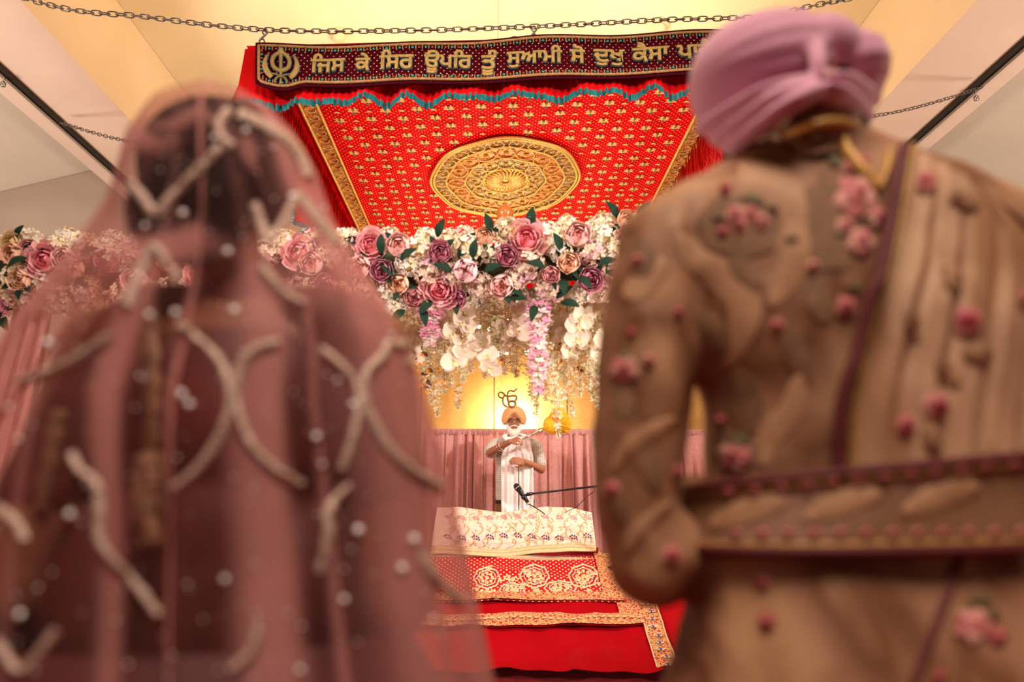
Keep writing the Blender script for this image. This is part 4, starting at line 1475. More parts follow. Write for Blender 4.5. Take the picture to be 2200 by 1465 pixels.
# velvet drape hanging at the stand's post
xs = at(50, 760, GY).x; zg = gz(xs) - .15
q = MB()
def dr(u, v):
    s = u * 3 * 2 * PI
    k = lerp(1.0, 2.2, v ** 0.8)
    xx = xs + (u - .5) * 0.16 * k + lerp(0.02, -0.12, min(1, v * 1.2))
    return V((xx, GY - .02 + 0.022 * math.sin(s) * (0.7 + v), lerp(zg, 0.02, v)))
q.grid(dr, 60, 20)
t = thing('gathered_drape', 'pink velvet drape hanging from the garland\'s end, near the bride\'s shoulder', 'drape', (xs, GY, 0))
part('drape', q, m_velvet, t)
q = MB(); q.tube([V((xs + .08 * math.cos(a), GY - .02 + .04 * math.sin(a), zg + .01)) for a in [i * 2 * PI / 20 for i in range(20)]], 0.012, 6, True); part('tie_band', q, m_velvet, t)

# ---------------------------------------------------------------- hanging strands behind the garland
m_st = plain('pale_stem', (0.34, 0.36, 0.16), 0.6)
P_orch = plain('ivory_orchid_petal', (0.86, 0.72, 0.58), 0.5, trans=0.35, var=0.06)
P_wis = plain('ivory_blossom', (0.85, 0.74, 0.55), 0.55, trans=0.3, var=0.08)
P_wis2 = plain('pale_green_bud', (0.62, 0.60, 0.32), 0.55, trans=0.3)
P_org = plain('orange_leaf', (0.72, 0.26, 0.03), 0.5, trans=0.3)
P_dk = plain('dark_dry_leaf', (0.10, 0.02, 0.02), 0.6)
P_hotp = plain('bright_pink_petal', (0.80, 0.30, 0.48), 0.55, trans=0.25, var=0.1)
P_palep = plain('pale_pink_petal', (0.84, 0.58, 0.62), 0.55, trans=0.25, var=0.1)
def blossom_strand(L, R, seed, n, cols=3, size=0.022):
    """blossoms round a hanging stem of length L, unit origin at the top"""
    rnd = random.Random(seed); q = MB()
    sway = [rnd.uniform(-.04, .04) for _ in range(3)]
    def axis(t):
        return V((sway[0] * math.sin(t * 3), sway[1] * math.sin(t * 2.2), -L * t))
    for k in range(n):
        t = (k + rnd.random()) / n
        r = R * (0.35 + 0.9 * math.sin(PI * min(1, t * .75 + .2))) * (1 - .75 * max(0, t - .6) / .4)
        a = rnd.uniform(0, 6.28); rr = r * math.sqrt(rnd.random())
        c = axis(t) + V((rr * math.cos(a), rr * math.sin(a), rnd.uniform(-.01, .01)))
        d = V((math.cos(a), math.sin(a), rnd.uniform(-.9, .3))).normalized()
        x, y, _ = basis(d)
        S = size * rnd.uniform(.6, 1.3) * (1 - .5 * max(0, t - .5))
        u = rnd.random(); m = 0 if u < .80 else (1 if u < .97 else 2)
        for p in range(3):
            b_ = p * 2.1 + a
            e = x * math.cos(b_) + y * math.sin(b_); g = d.cross(e)
            q.add([c, c + (e * .6 + g * .5) * S, c + e * 1.1 * S + d * .35 * S, c + (e * .6 - g * .5) * S], [(0, 1, 2), (0, 2, 3)], m)
    st = MB(); st.tube([axis(i / 8) for i in range(9)], 0.0025, 5)
    return q, st
def hang(x, y, ztop, meshes, name, label, cat, group, sc_=(1, 1, 1)):
    t = thing(name, label, cat, (x, y, ztop), group)
    M = Matrix.Translation((x, y, ztop)) @ Matrix.Rotation(rnd.uniform(0, 6.28), 4, 'Z') @ Matrix.Diagonal((*sc_, 1))
    inst('blossoms', meshes[0], t, M); inst('stem', meshes[1], t, M)
    return t
WV = []
for i in range(4):
    a, s_ = blossom_strand(1.0, 0.062, 80 + i, 150)
    WV.append((mesh_of('blossoms', a, [P_wis, P_wis2, P_org]), mesh_of('stem', s_, m_st)))
rnd = random.Random(33)
def ztop_at(x, y):
    return gz(x) - 0.10
tips = [(880, 770), (905, 800), (930, 870), (948, 895), (965, 830), (985, 880), (1010, 800), (1035, 815), (1060, 800), (1085, 805), (1110, 810), (1135, 860), (1150, 890), (1172, 860), (1196, 850), (1210, 940), (1228, 890), (1245, 850), (1265, 840), (1283, 880), (1300, 870), (1320, 880), (1345, 860), (1375, 850), (860, 740), (835, 720), (1420, 820), (800, 720), (760, 720),
        (920, 800), (955, 845), (1000, 820), (1050, 790), (1100, 800), (1160, 830), (1215, 860), (1275, 855), (1310, 840)]
for i, (px, py) in enumerate(tips):
    Y = GY + rnd.uniform(0.08, 0.55)
    p = at(px, py, Y)
    zt_ = ztop_at(p.x, Y)
    L = max(.12, zt_ - p.z)
    hang(p.x, Y, zt_, WV[i % 4], 'blossom_strand', 'ivory blossom strand hanging with many like it beneath the rose garland', 'flowers', 'ivory blossom strands below the garland', (1, 1, L))
# bright pink stock-like strands
PV = []
for i in range(2):
    q = MB(); r2 = random.Random(90 + i)
    for k in range(90):
        t = k / 90; a = k * 2.4
        rr = 0.075 * (1 - .45 * t) * (0.75 + .25 * math.sin(t * 12))
        c = V((rr * math.cos(a) * .8, rr * math.sin(a) * .8, -t))
        d = V((math.cos(a), math.sin(a), r2.uniform(-.4, .4))).normalized(); x, y, _ = basis(d)
        S = 0.040 * (1 - .4 * t); m = r2.choice((0, 1, 1, 0, 2))
        for p in range(4):
            b_ = p * PI / 2 + a; e = x * math.cos(b_) + y * math.sin(b_); g = d.cross(e)
            q.add([c, c + (e * .6 + g * .45) * S + V((0, 0, .0)), c + e * S + d * .4 * S, c + (e * .6 - g * .45) * S], [(0, 1, 2), (0, 2, 3)], m)
    st = MB(); st.tube([(0, 0, 0), (0, 0, -1)], 0.004, 5)
    PV.append((mesh_of('blossoms', q, [P_hotp, P_palep, P_white]), mesh_of('stem', st, m_st)))
for i, (px, y0, y1, lab) in enumerate(((925, 665, 745, 'short plump pink blossom strand hanging under the garland'), (1155, 650, 850, 'long tapering bright pink blossom strand hanging under the middle of the garland'))):
    Y = GY - .06
    a, c = at(px, y0, Y), at(px, y1, Y)
    t = hang(a.x, Y, a.z, PV[i], 'pink_blossom_strand', lab, 'flowers', None, (1.0, 1.0, a.z - c.z))
# orchid sprays with big ivory petals
def orchid():
    q = MB()
    def pet(a, L, W, m, lift):
        e = V((math.cos(a), math.sin(a), 0)); g = V((-e.y, e.x, 0))
        def f(u, v):
            s = u * 2 - 1
            w = W * math.sin(PI * min(.97, .12 + v * .85)) ** .6
            return e * (L * v) + g * (w * s) + V((0, 0, lift * v * v + .12 * L * (s * s) * (1 if lift > 0 else -1) * v))
        q.grid(f, 4, 5, m=m)
    for a, L, W in ((PI / 2, 1.0, .42), (PI / 2 + 2.2, 1.0, .40), (PI / 2 - 2.2, 1.0, .40)):
        pet(a, L, W, 0, -.12)
    for a in (.12, PI - .12):
        pet(a, 1.05, .62, 0, .16)
    pet(-PI / 2, .45, .16, 1, .35)
    q.ell((0, 0, .08), (.10, .10, .12), None, 8, 1)
    return q
om = mesh_of('orchid_bloom', orchid(), [P_orch, P_creamd])
rnd = random.Random(44)
spr = [(905, 680, 790), (985, 690, 800), (1010, 680, 740), (1060, 680, 745), (1090, 700, 740), (1130, 660, 730), (1215, 690, 770), (1250, 680, 750), (1290, 670, 780), (950, 670, 730), (870, 690, 770), (1180, 690, 740), (1320, 690, 790), (1030, 720, 800), (1340, 650, 770)]
for i, (px, y0, y1) in enumerate(spr):
    Y = GY + rnd.uniform(0.02, 0.5)
    a, c = at(px, y0, Y), at(px + rnd.uniform(-12, 12), y1, Y)
    t = thing('orchid_spray', 'spray of large ivory orchid petals hanging among the blossom strands', 'flowers', (a.x, Y, ztop_at(a.x, Y)), 'ivory orchid sprays below the garland')
    q = MB(); q.tube(spline([V((a.x, Y, ztop_at(a.x, Y))), a + V((.01, 0, 0)), c], 5), 0.003, 5); part('stem', q, m_st, t)
    n = 3 + i % 3
    for k in range(n):
        p = a.lerp(c, (k + .3) / n) + V((rnd.uniform(-.05, .05), rnd.uniform(-.05, .02), rnd.uniform(-.02, .02)))
        f = V((rnd.uniform(-.7, .7), -1, rnd.uniform(-.5, .2))).normalized()
        x, y, z = basis(f); al = rnd.uniform(-.6, .6)
        R = Matrix((x * math.cos(al) + y * math.sin(al), -x * math.sin(al) + y * math.cos(al), z)).transposed().to_4x4()
        s = rnd.uniform(.055, .075)
        inst('orchid_bloom', om, t, Matrix.Translation(p) @ R @ Matrix.Diagonal((s, s, s, 1)))
# dry dark leaves and orange leaves on thin vines
q0 = None
for i, (px, py) in enumerate(((912, 782), (885, 758), (935, 820), (1190, 765), (1260, 815), (1300, 830), (1075, 775), (1222, 748), (905, 830))):
    Y = GY + .25 + rnd.uniform(-.1, .1)
    p = at(px, py, Y); zt_ = ztop_at(p.x, Y)
    t = thing('leafy_vine', 'thin vine with dark dry and orange leaves among the ivory strands', 'flowers', (p.x, Y, zt_), 'thin leafy vines among the strands')
    q = MB(); q.tube([V((p.x, Y, zt_)), V((p.x + .01, Y, (zt_ + p.z) / 2)), p], 0.002, 4); part('stem', q, m_st, t)
    q = MB()
    for k in range(9):
        c = p + V((rnd.uniform(-.05, .05), rnd.uniform(-.03, .03), rnd.uniform(-.03, .09)))
        leaf(q, c, V((rnd.uniform(-1, 1), rnd.uniform(-.6, .2), rnd.uniform(-1, .3))), V((0, -1, .2)), rnd.uniform(.02, .038), .010, 0 if k < 4 else 1)
    part('leaves', q, [P_dk, P_org], t)
# warm bulbs on a wire behind the strands
m_bulb = plain('warm_bulb', (1.0, 0.78, 0.5), 0.3, emit=26)
t = thing('bulb_string', 'string of small warm glowing bulbs hung behind the ivory strands', 'lights', (at(1150, 700, GY + .62).x, GY + .62, at(1150, 700, GY + .62).z))
bp = [(1000, 712), (1030, 702), (1052, 706), (1090, 690), (1148, 690), (1205, 694), (1262, 712), (1275, 705), (1310, 640), (1045, 757), (1070, 760), (1088, 757), (1132, 756), (1215, 700)]
wire = sorted(at(px, py, GY + .62)[:] for px, py in bp)
q = MB(); q.tube([V(p) + V((0, .004, .012)) for p in wire], 0.0025, 5); part('wire', q, m_dark, t)
for p in wire:
    q = MB(); q.ell(p, (.013, .013, .017), None, 10); part('bulb', q, m_bulb, t)
# gold "one" sign hung in front of the turbaned man on two threads
EY = 4.3
c = lambda x, y: at(1030 + x / 14.65, 790 + y / 14.65, EY)
em = thing('hanging_emblem', 'small gold openwork emblem hanging in front of the white-bearded man\'s turban', 'emblem', c(950, 900))
m_emb = plain('gold_glitter', (0.36, 0.19, 0.05), 0.4, 0.5, var=0.4, vscale=300)
q = MB()
rr = 0.0052
q.tube(spline([c(*p) for p in ((760, 960), (690, 950), (610, 900), (600, 830), (650, 775), (710, 780), (770, 820), (780, 880), (745, 960), (735, 1060), (760, 1140), (800, 1190), (890, 1240))], 5), rr * 1.1, 8)
part('numeral', q, m_emb, em)
q = MB()
q.tube(spline([c(*p) for p in ((800, 860), (870, 895), (960, 895), (1060, 880), (1130, 885), (1170, 930), (1160, 1000), (1110, 1070))], 5), rr * 1.25, 8)
q.tube(spline([c(*p) for p in ((880, 890), (885, 960), (900, 1030), (930, 1090))], 5), rr * 1.3, 8)
q.tube(spline([c(*p) for p in ((930, 1090), (920, 1150), (950, 1210), (1030, 1245), (1110, 1215), (1140, 1150), (1110, 1080), (1040, 1050), (970, 1060))], 5), rr * 1.5, 8, True)
part('letter', q, m_emb, em)
q = MB(); q.tube(spline([c(*p) for p in ((880, 850), (910, 760), (980, 720), (1070, 740), (1120, 720), (1190, 660))], 5), rr * 1.1, 8)
q.tube([c(880, 850), c(885, 890)], rr * .8, 6)
part('arc', q, m_emb, em)
q = MB()
for x_, y_ in ((700, 775), (1120, 720)):
    a = c(x_, y_)
    q.tube([a, V((a.x, a.y, canz(a.x)))], 0.0007, 4)
part('thread', q, m_st, em)

# ---------------------------------------------------------------- people: shared shapes
def hand(mb, w, d, n, s=1.0, curl=0.6, side=1):
    """palm and five fingers from wrist w, pointing along d, back of the hand facing n; side +1: thumb towards d x n"""
    d = d.normalized(); n = (n - d * n.dot(d)).normalized(); t = d.cross(n) * side
    def P(a, b_, c):
        return w + d * a * s + t * b_ * s + n * c * s
    for k, (off, L) in enumerate(((0.030, .082), (0.010, .088), (-.010, .083), (-.029, .072))):
        kn = P(0.088 - abs(off - .01) * .3, off, 0.004)
        mb.cap(P(0.0, off * .6, 0), kn, .0125 * s, .0105 * s, 8)
        p = kn; ang = curl * .35
        for q, f in enumerate((.45, .32, .23)):
            ang += curl * (.55 if q else .25)
            e = d * math.cos(ang) - n * math.sin(ang) + t * off * 1.2
            p2 = p + e.normalized() * (L * f * s)
            mb.cap(p, p2, (.0095 - q * .0008) * s, (.0088 - q * .0010) * s, 8)
            p = p2
    mb.cap(P(.02, .02, -.004), P(.045, .045, -.012), .014 * s, .011 * s, 8)
    mb.cap(P(.045, .045, -.012), P(.078, .056, -.022), .0105 * s, .0095 * s, 8)
    mb.cap(P(.078, .056, -.022), P(.100, .048, -.030), .0095 * s, .008 * s, 8)
def head(mb, c, f, u, s=1.0):
    """skull, face, nose, ears; c is the middle of the head, f the way it faces"""
    f = f.normalized(); u = (u - f * u.dot(f)).normalized(); r = f.cross(u)
    R = Matrix((r, f, u)).transposed()
    P = lambda a, b_, e: c + r * a * s + f * b_ * s + u * e * s
    mb.ell(P(0, -.012, .032), V((.076, .096, .088)) * s, R, 16)
    mb.ell(P(0, .022, -.035), V((.062, .070, .085)) * s, R, 16)
    mb.ell(P(0, .060, -.098), V((.032, .030, .026)) * s, R, 10)
    mb.cap(P(0, .088, .010), P(0, .112, -.030), .010 * s, .015 * s, 8)
    for e in (-1, 1):
        mb.ell(P(e * .014, .098, -.034), V((.010, .012, .009)) * s, R, 8)
        mb.ell(P(e * .032, .074, .022), V((.024, .014, .009)) * s, R, 8)
        mb.ell(P(e * .040, .066, -.030), V((.022, .018, .020)) * s, R, 8)
        mb.ell(P(e * .078, -.008, -.010), V((.010, .020, .033)) * s, R, 8)
    for z, h in ((-.058, .006), (-.068, .008)):
        mb.ell(P(0, .086, z), V((.024, .010, h)) * s, R, 8)
    return P, R
def limb(mb, pts, rs):
    for a, b_, ra, rb in zip(pts, pts[1:], rs, rs[1:]):
        mb.cap(a, b_, ra, rb, 12)
def legs(mb, hipz, hx, cx, cy, f, floor, s=1.0):
    for e in (-1, 1):
        hip = V((cx + e * hx, cy, hipz)); kn = V((cx + e * hx * .95, cy + f * .02, lerp(floor, hipz, .52))); an = V((cx + e * hx * .9, cy - f * .02, floor + .08))
        limb(mb, [hip, kn, an], [.082 * s, .055 * s, .038 * s])
        mb.cap(an + V((0, -f * .03, -.045)), an + V((0, f * .15, -.055)), .036, .026, 10)
def mat_skin(name, c):
    t = NT(name); o = t.obj()
    t.p(Base_Color=t.ramp(t.noise(o, 18, 3), [(.3, tuple(x * .85 for x in c)), (.7, c)]), Roughness=.5)
    t.b.inputs['Subsurface Weight'].default_value = .08
    t.b.inputs['Subsurface Radius'].default_value = (.01, .004, .002)
    return t.mat

# ---------------------------------------------------------------- the man with the fly-whisk
m_skin1 = mat_skin('tanned_skin', (0.38, 0.15, 0.075))
OY = 6.9; OF = 0.36
hc = at(1104, 904, OY)
hc = V((hc.x, OY - .03, hc.z))
man = thing('person', 'white-bearded man in peach turban and glasses, checked shirt and white scarf, waving a yellow whisk', 'person', (hc.x, OY, OF))
P_ = lambda px, py, y: at(px, py, y)
body = MB()
hp, hR = head(body, hc, V((0, -1, -.12)), V((0, -.1, 1)))
shz = at(1100, 948, OY).z
nk = V((hc.x, OY + .03, shz + .02))
limb(body, [hc + V((0, .03, -.06)), nk], [.055, .062])
sw = .185
cx = hc.x + .01
body.ell((cx, OY + .02, shz - .16), (.175, .115, .21), None, 16)
body.ell((cx, OY - .01, shz - .36), (.17, .125, .16), None, 16)
body.ell((cx, OY + .02, shz - .54), (.165, .12, .13), None, 16)
limb(body, [nk, V((cx - sw, OY + .02, shz - .04))], [.065, .065]); limb(body, [nk, V((cx + sw, OY + .02, shz - .04))], [.065, .065])
sL = V((cx - sw - .01, OY + .02, shz - .045)); sR = V((cx + sw + .01, OY + .02, shz - .045))
eL = P_(1052, 972, OY - .12); wL = P_(1095, 949, OY - .33)
eR = P_(1163, 1008, OY - .05); wR = P_(1131, 993, OY - .26)
limb(body, [sL, eL, wL], [.058, .043, .029]); limb(body, [sR, eR, wR], [.058, .043, .029])
hand(body, wL, V((1, -.25, .30)), V((-.3, -.6, .75)), 1.0, 1.45, 1)
hand(body, wR, V((-1, -.15, .12)), V((-.1, -1, .1)), 1.0, .35, -1)
legs(body, shz - .60, .095, cx, OY + .02, -1, OF)
rb = remesh(body, 0.0075, 3)
part('body', rb, m_skin1, man)
# whisk in the hand
kx = wL + V((.075, -.03, .02))
# face details
m_dark2 = plain('black_wire', (0.02, 0.015, 0.015), 0.35)
m_white2 = plain('white_hair', (0.72, 0.64, 0.56), 0.8, var=0.2, vscale=60, bump=0.6, bscale=200)
m_eye = plain('closed_eyelid', (0.16, 0.06, 0.035), 0.5)
for e in (-1, 1):
    q = MB(); q.ell(hp(e * .032, .076, .006), (.014, .008, .006), hR, 8); part('eye', q, m_eye, man)
q = MB()
for e in (-1, 1):
    cc = hp(e * .033, .098, .002)
    q.tube([cc + hR @ V((.026 * math.cos(a), 0, .019 * math.sin(a))) for a in [i * 2 * PI / 18 for i in range(18)]], .0026, 6, True)
    q.tube([hp(e * .058, .096, .006), hp(e * .080, .0, .004)], .0022, 6)
q.tube([hp(-.008, .100, .006), hp(.008, .100, .006)], .0022, 6)
part('glasses', q, m_dark2, man, 'thin dark-rimmed glasses')
q = MB()
for e in (-1, 1):
    q.cap(hp(e * .062, .03, -.03), hp(e * .052, .06, -.085), .016, .026, 10)
    q.cap(hp(e * .052, .06, -.085), hp(e * .022, .085, -.125), .026, .030, 10)
    q.cap(hp(e * .006, .098, -.050), hp(e * .045, .082, -.068), .011, .008, 8)
q.ell(hp(0, .078, -.125), (.048, .040, .042), hR, 12)
q.ell(hp(0, .080, -.150), (.040, .034, .034), hR, 12)
rb = remesh(q, .006, 2, lambda p, n: p + n * .0035 * noise.noise(p * 90))
part('beard', rb, m_white2, man, 'full white beard and moustache')
q = MB(); q.ell(hp(0, .112, -.066), (.018, .006, .006), hR, 8); part('mouth', q, plain('lip', (.25, .07, .05), .5), man)
# turban with overlapping wraps and a peak over the brow
m_turb1 = plain('peach_turban_cloth', (0.80, 0.40, 0.17), 0.75, var=.06, vscale=10, bump=.1)
def turban1():
    q = MB()
    def f(u, v):
        a = 2 * PI * u          # 0 at the front
        th = lerp(.02, 1.0, v)
        fr = math.cos(a)
        low = lerp(-.055, .052, max(0, fr) ** 6) if fr > 0 else -.055
        low = -.045 + .112 * math.exp(-(min(a, 2 * PI - a) / .70) ** 2)
        z = lerp(.150, low, th ** 1.1)
        r = max(.03, 1 - (1 - min(1, th * 1.15)) ** 2.3) ** .55 * (1 - .16 * max(0, (th - .72) / .28) ** 2)
        am = min(a, 2 * PI - a)
        pl = .0055 * ((v * 6.0 + am * .9 * (1 if a < PI else 1.25)) % 1.0)
        rx = (.126 * r + pl); ry = (.130 * r + pl)
        return hp(math.sin(a) * rx, math.cos(a) * ry - .006, z)
    q.grid(f, 64, 40, True)
    q.grid(lambda u, v: lerp(f(u, 1), hp(0, 0, 0), v * .35), 64, 2, True)
    return q
part('turban', turban1(), m_turb1, man, 'peach turban wound in overlapping folds')
# shirt
def mat_check():
    t = NT('checked_shirting'); o = t.obj()
    sp = t.n('ShaderNodeSeparateXYZ'); t.set(sp.inputs[0], o)
    P1 = .020
    fx = t.math('LESS_THAN', t.math('FRACT', t.math('DIVIDE', t.math('ADD', sp.outputs[0], 5.0), P1)), .16)
    fz = t.math('LESS_THAN', t.math('FRACT', t.math('DIVIDE', t.math('ADD', sp.outputs[2], 5.0), P1)), .16)
    f = t.math('MAXIMUM', fx, fz)
    t.p(Base_Color=t.mix(f, (.62, .58, .50), (.20, .23, .23)), Roughness=.8)
    t.bump(t.noise(o, 14, 3), .3, .02)
    return t.mat
q = MB()
q.ell((cx, OY + .02, shz - .16), (.195, .135, .23), None, 16)
q.ell((cx, OY - .01, shz - .36), (.195, .150, .20), None, 16)
limb(q, [V((cx, OY + .0, shz - .40)), V((cx, OY, shz - .50))], [.165, .165])
q.lathe([(.185, 0), (.19, .15), (.18, .25)], (cx, OY, shz - .60), 24, Matrix.Diagonal(V((1, .78, 1))))
limb(q, [nk + V((0, 0, -.015)), sL], [.072, .078]); limb(q, [nk + V((0, 0, -.015)), sR], [.072, .078])
limb(q, [sL, sL.lerp(eL, .78)], [.080, .072]); limb(q, [sR, sR.lerp(eR, .72)], [.080, .074])
rb = remesh(q, .009, 4, lambda p, n: p + n * (.006 * noise.noise(V((p.x * 9, p.y * 9, p.z * 5)))))
ST = bvh(rb)
part('shirt', rb, mat_check(), man, 'short-sleeved shirt in a fine grey check')
q = MB()
for e in (-1, 1):
    q.add([nk + V((e * .02, -.085, .025)), nk + V((e * .075, -.05, .04)), nk + V((e * .085, -.09, -.02)), nk + V((e * .035, -.115, -.045))], [(0, 1, 2, 3)])
part('collar', q, plain('shirt_collar', (.30, .30, .27), .8), man)
q = MB()
for e in (-1, 1):
    hip = V((cx + e * .092, OY + .02, shz - .58)); an = V((cx + e * .088, OY + .03, OF + .10))
    limb(q, [hip, hip.lerp(an, .5), an], [.105, .085, .075])
q.ell((cx, OY + .02, shz - .58), (.185, .14, .14), None, 16)
part('trousers', remesh(q, .011, 3), plain('brown_trouser_cloth', (.19, .095, .028), .8, var=.12, vscale=20), man)
q = MB(); q.lathe([(.192, 0), (.195, .03)], (cx, OY + .005, shz - .605), 24, Matrix.Diagonal(V((1, .77, 1)))); part('belt', q, m_dark2, man)
# scarf: two hanging panels
m_scarf = plain('white_scarf_cloth', (.80, .72, .70), .8, var=.04, vscale=8, bump=.12, bscale=40)
def scarfpanel(x0, x1, yb, top, lean):
    q = MB()
    def f(u, v):
        px = lerp(x0, x1, u) + lean * (1 - min(1, v * 4)) ; py = lerp(top, yb, v)
        h = hit(ST, px, py)
        yy = OY - .19
        if h and h[0].y < OY + .1:
            yy = min(h[0].y - .014, OY - .10)
        yy = min(yy, OY - .15 - .05 * math.sin(PI * min(1, v * 1.2)))
        p = at(px, py, yy)
        return p + V((0, .008 * math.sin(u * 9 + v * 2) - .004 * math.sin(u * 23), 0))
    q.grid(f, 22, 30)
    q.add([p + V((0, .006, 0)) for p in q.v], [t[::-1] for t in q.f])
    return q
sc_o = part('scarf', scarfpanel(1077, 1113, 1118, 938, 10), m_scarf, man, 'long white scarf hanging down the front in two panels')
part('scarf_panel', scarfpanel(1115, 1146, 1118, 938, -9), m_scarf, sc_o)
q = MB()
for k in range(1):
    pts = [at(1090, 945, OY - .15), V((cx - .10, OY - .06, shz + .035)), V((cx - .07, OY + .06, shz + .06)), V((cx, OY + .10, shz + .07)), V((cx + .07, OY + .06, shz + .06)), V((cx + .10, OY - .06, shz + .035)), at(1126, 945, OY - .15)]
    q.tube(spline(pts, 6), .035, 8, flat=.5)
part('scarf_neck', q, m_scarf, sc_o)
m_silver = plain('polished_silver', (.80, .77, .72), .2, 1.0)
q = MB(); dv = (wL - eL).normalized(); x, y, _ = basis(dv); cc = eL.lerp(wL, .62)
q.tube([cc + (x * math.cos(a) + y * math.sin(a)) * .039 for a in [i * 2 * PI / 18 for i in range(18)]], .005, 6, True); part('bangle', q, m_silver, man)
q = MB(); cc = eL.lerp(wL, .52)
q.tube([cc + (x * math.cos(a) + y * math.sin(a)) * .042 for a in [i * 2 * PI / 18 for i in range(18)]], .004, 6, True); part('bangle', q, m_silver, man)
# yellow whisk
WYY = OY - .36
h0 = at(1117, 947, WYY); h1 = at(1164, 923, WYY)
whi = thing('fly_whisk', 'yellow horsehair ceremonial whisk with a silver handle, held in the man\'s raised hand', 'whisk', h0)
q = MB(); q.tube([h0 - (h1 - h0) * .08, h0, h0.lerp(h1, .5), h0.lerp(h1, .52), h0.lerp(h1, .8), h0.lerp(h1, .82), h1], [.013, .009, .009, .014, .014, .019, .024], 12); part('silver_handle', q, m_silver, whi)
m_yel = plain('yellow_hair', (.95, .50, .008), .6, var=.25, vscale=60, trans=.3)
q = MB(); rnd = random.Random(3)
tipc = at(1208, 902, WYY)
A = (tipc - h1).normalized()
for k in range(420):
    a = rnd.uniform(-.62, .80); b_ = rnd.uniform(-.55, .55)
    side = V((0, 0, 1)).cross(V((0, 1, 0)))
    up = A.cross(V((0, 1, 0))).normalized()
    L = rnd.uniform(.22, .315) * (1 - .35 * abs(a) ** 2)
    e = (A + up * a * 1.0 + V((0, 1, 0)) * b_).normalized()
    mid = h1 + A * L * .35 + (e - A * .3) * L * .25
    end = h1 + e * L + V((0, 0, -.02 * abs(a)))
    q.tube([h1 + up * a * .012, mid, end], [.005, .008, .0035], 4)
part('yellow_hair', q, m_yel, whi, kind='stuff')
q = MB(); q.ell(h1.lerp(tipc, .5), (.088, .055, .088), None, 14); part('hair_core', q, m_yel, whi)

# ---------------------------------------------------------------- microphone on its boom stand
m_blk = plain('black_metal', (.015, .014, .016), .35, .3)
m_grille = plain('mic_grille', (.03, .03, .032), .4, .6, bump=1.0, bscale=600)
MYY = 5.62
ms = thing('microphone_stand', 'black boom stand reaching out from behind the groom\'s sleeve', 'stand', (at(1345, 1040, MYY).x, MYY, 0.0))
b0 = at(1131, 1062, MYY); b1 = at(1278, 1045, MYY); b2 = b0 + (b1 - b0) * 1.5
q = MB(); q.tube([b0, b1, b2], .0085, 10); part('boom', q, m_blk, ms)
q = MB(); q.tube([b0 + (b1 - b0) * .0, b0 + (b1 - b0) * .09], .014, 10); part('boom_clamp', q, m_blk, ms)
bp_ = b0 + (b1 - b0) * 1.33
sz = slope_z(MYY) + .05
q = MB(); q.tube([V((bp_.x, MYY, sz)), V((bp_.x, MYY, bp_.z + .03))], .011, 10); part('pole', q, m_blk, ms)
q = MB(); q.ell(bp_, (.028, .028, .028), None, 12); part('swivel', q, m_blk, ms)
q = MB(); q.lathe([(.13, 0), (.13, .012), (.03, .03), (.014, .06)], (bp_.x, MYY, sz - .0), 20); part('round_base', q, m_blk, ms)
ms.location = (bp_.x, MYY, 0); 
for ch in ms.children:
    ch.location = ORG[ms] - V((bp_.x, MYY, 0))
m0 = at(1110, 1045, MYY); m1 = at(1134, 1079, MYY); m2 = at(1141, 1086, MYY)
mic = thing('microphone', 'black handheld microphone with ball grille clipped to the boom, above the cream cover', 'microphone', m0)
dv = (m1 - m0).normalized(); x, y, z = basis(dv); R = Matrix((x, y, z)).transposed(); LM = (m1 - m0).length
q = MB(); q.lathe([(.004, -.026), (.018, -.020), (.026, -.004), (.0275, .008), (.026, .022), (.023, .034)], m0, 18, R); part('grille', q, m_grille, mic)
q = MB(); q.lathe([(.0285, .006), (.0285, .012)], m0, 18, R); part('grille_band', q, m_steel, mic)
q = MB(); q.lathe([(.022, .034), (.0215, .045), (.016, LM * .8), (.0145, LM)], m0, 16, R); part('handle', q, m_blk, mic)
q = MB(); q.lathe([(.0125, LM), (.0125, LM + .022)], m0, 14, R); part('connector', q, m_steel, mic)
q = MB(); q.lathe([(.024, LM * .58), (.025, LM * .72), (.022, LM * .74)], m0, 14, R); q.tube([m0 + dv * LM * .65, b0], .010, 8); part('clip', q, m_blk, mic)
q = MB(); q.tube(spline([m0 + dv * (LM + .02), at(1146, 1088, MYY), at(1156, 1094, MYY - .0), at(1170, 1104, MYY + .05)], 6), .0045, 6); part('cable', q, m_blk, mic)
q = MB(); q.tube(spline([at(1277, 1056, MYY), at(1262, 1066, MYY), at(1240, 1088, MYY), at(1228, 1094, MYY), at(1215, 1101, MYY)], 6), .0028, 6); 
q.tube([at(1277, 1056, MYY), b1], .0028, 6)
part('stand_cable', q, m_blk, ms).location = ORG[ms] - V((bp_.x, MYY, 0))

# ---------------------------------------------------------------- the groom
GYY = 0.95
def zrow(py, y=GYY):
    return at(1100, py, y).z
m_skin2 = mat_skin('warm_brown_skin', (0.36, 0.17, 0.10))
gx = at(1840, 900, GYY).x
groom = thing('person', 'groom seen from behind in lilac turban and floral tan brocade coat with a sash', 'person', (gx, GYY, 0))
nc = at(1738, 250, GYY - .02)
hcg = at(1705, 222, GYY + .03)
body = MB()
hf = V((-.35, 1, -.15)); 
ghp, gR = head(body, hcg, hf, V((-.16, .1, 1)))
zs = zrow(470)
limb(body, [hcg + V((.02, -.03, -.05)), at(1745, 330, GYY)], [.062, .070])
limb(body, [at(1748, 240, GYY - .045), at(1745, 330, GYY - .04)], [.066, .066])
shL = at(1447, 520, GYY); shR = at(2185, 520, GYY)
body.ell((gx, GYY, zs - .12), (.21, .12, .22), None, 16); body.ell((gx, GYY, zs - .42), (.19, .12, .24), None, 16); body.ell((gx, GYY, zs - .62), (.18, .125, .15), None, 16)
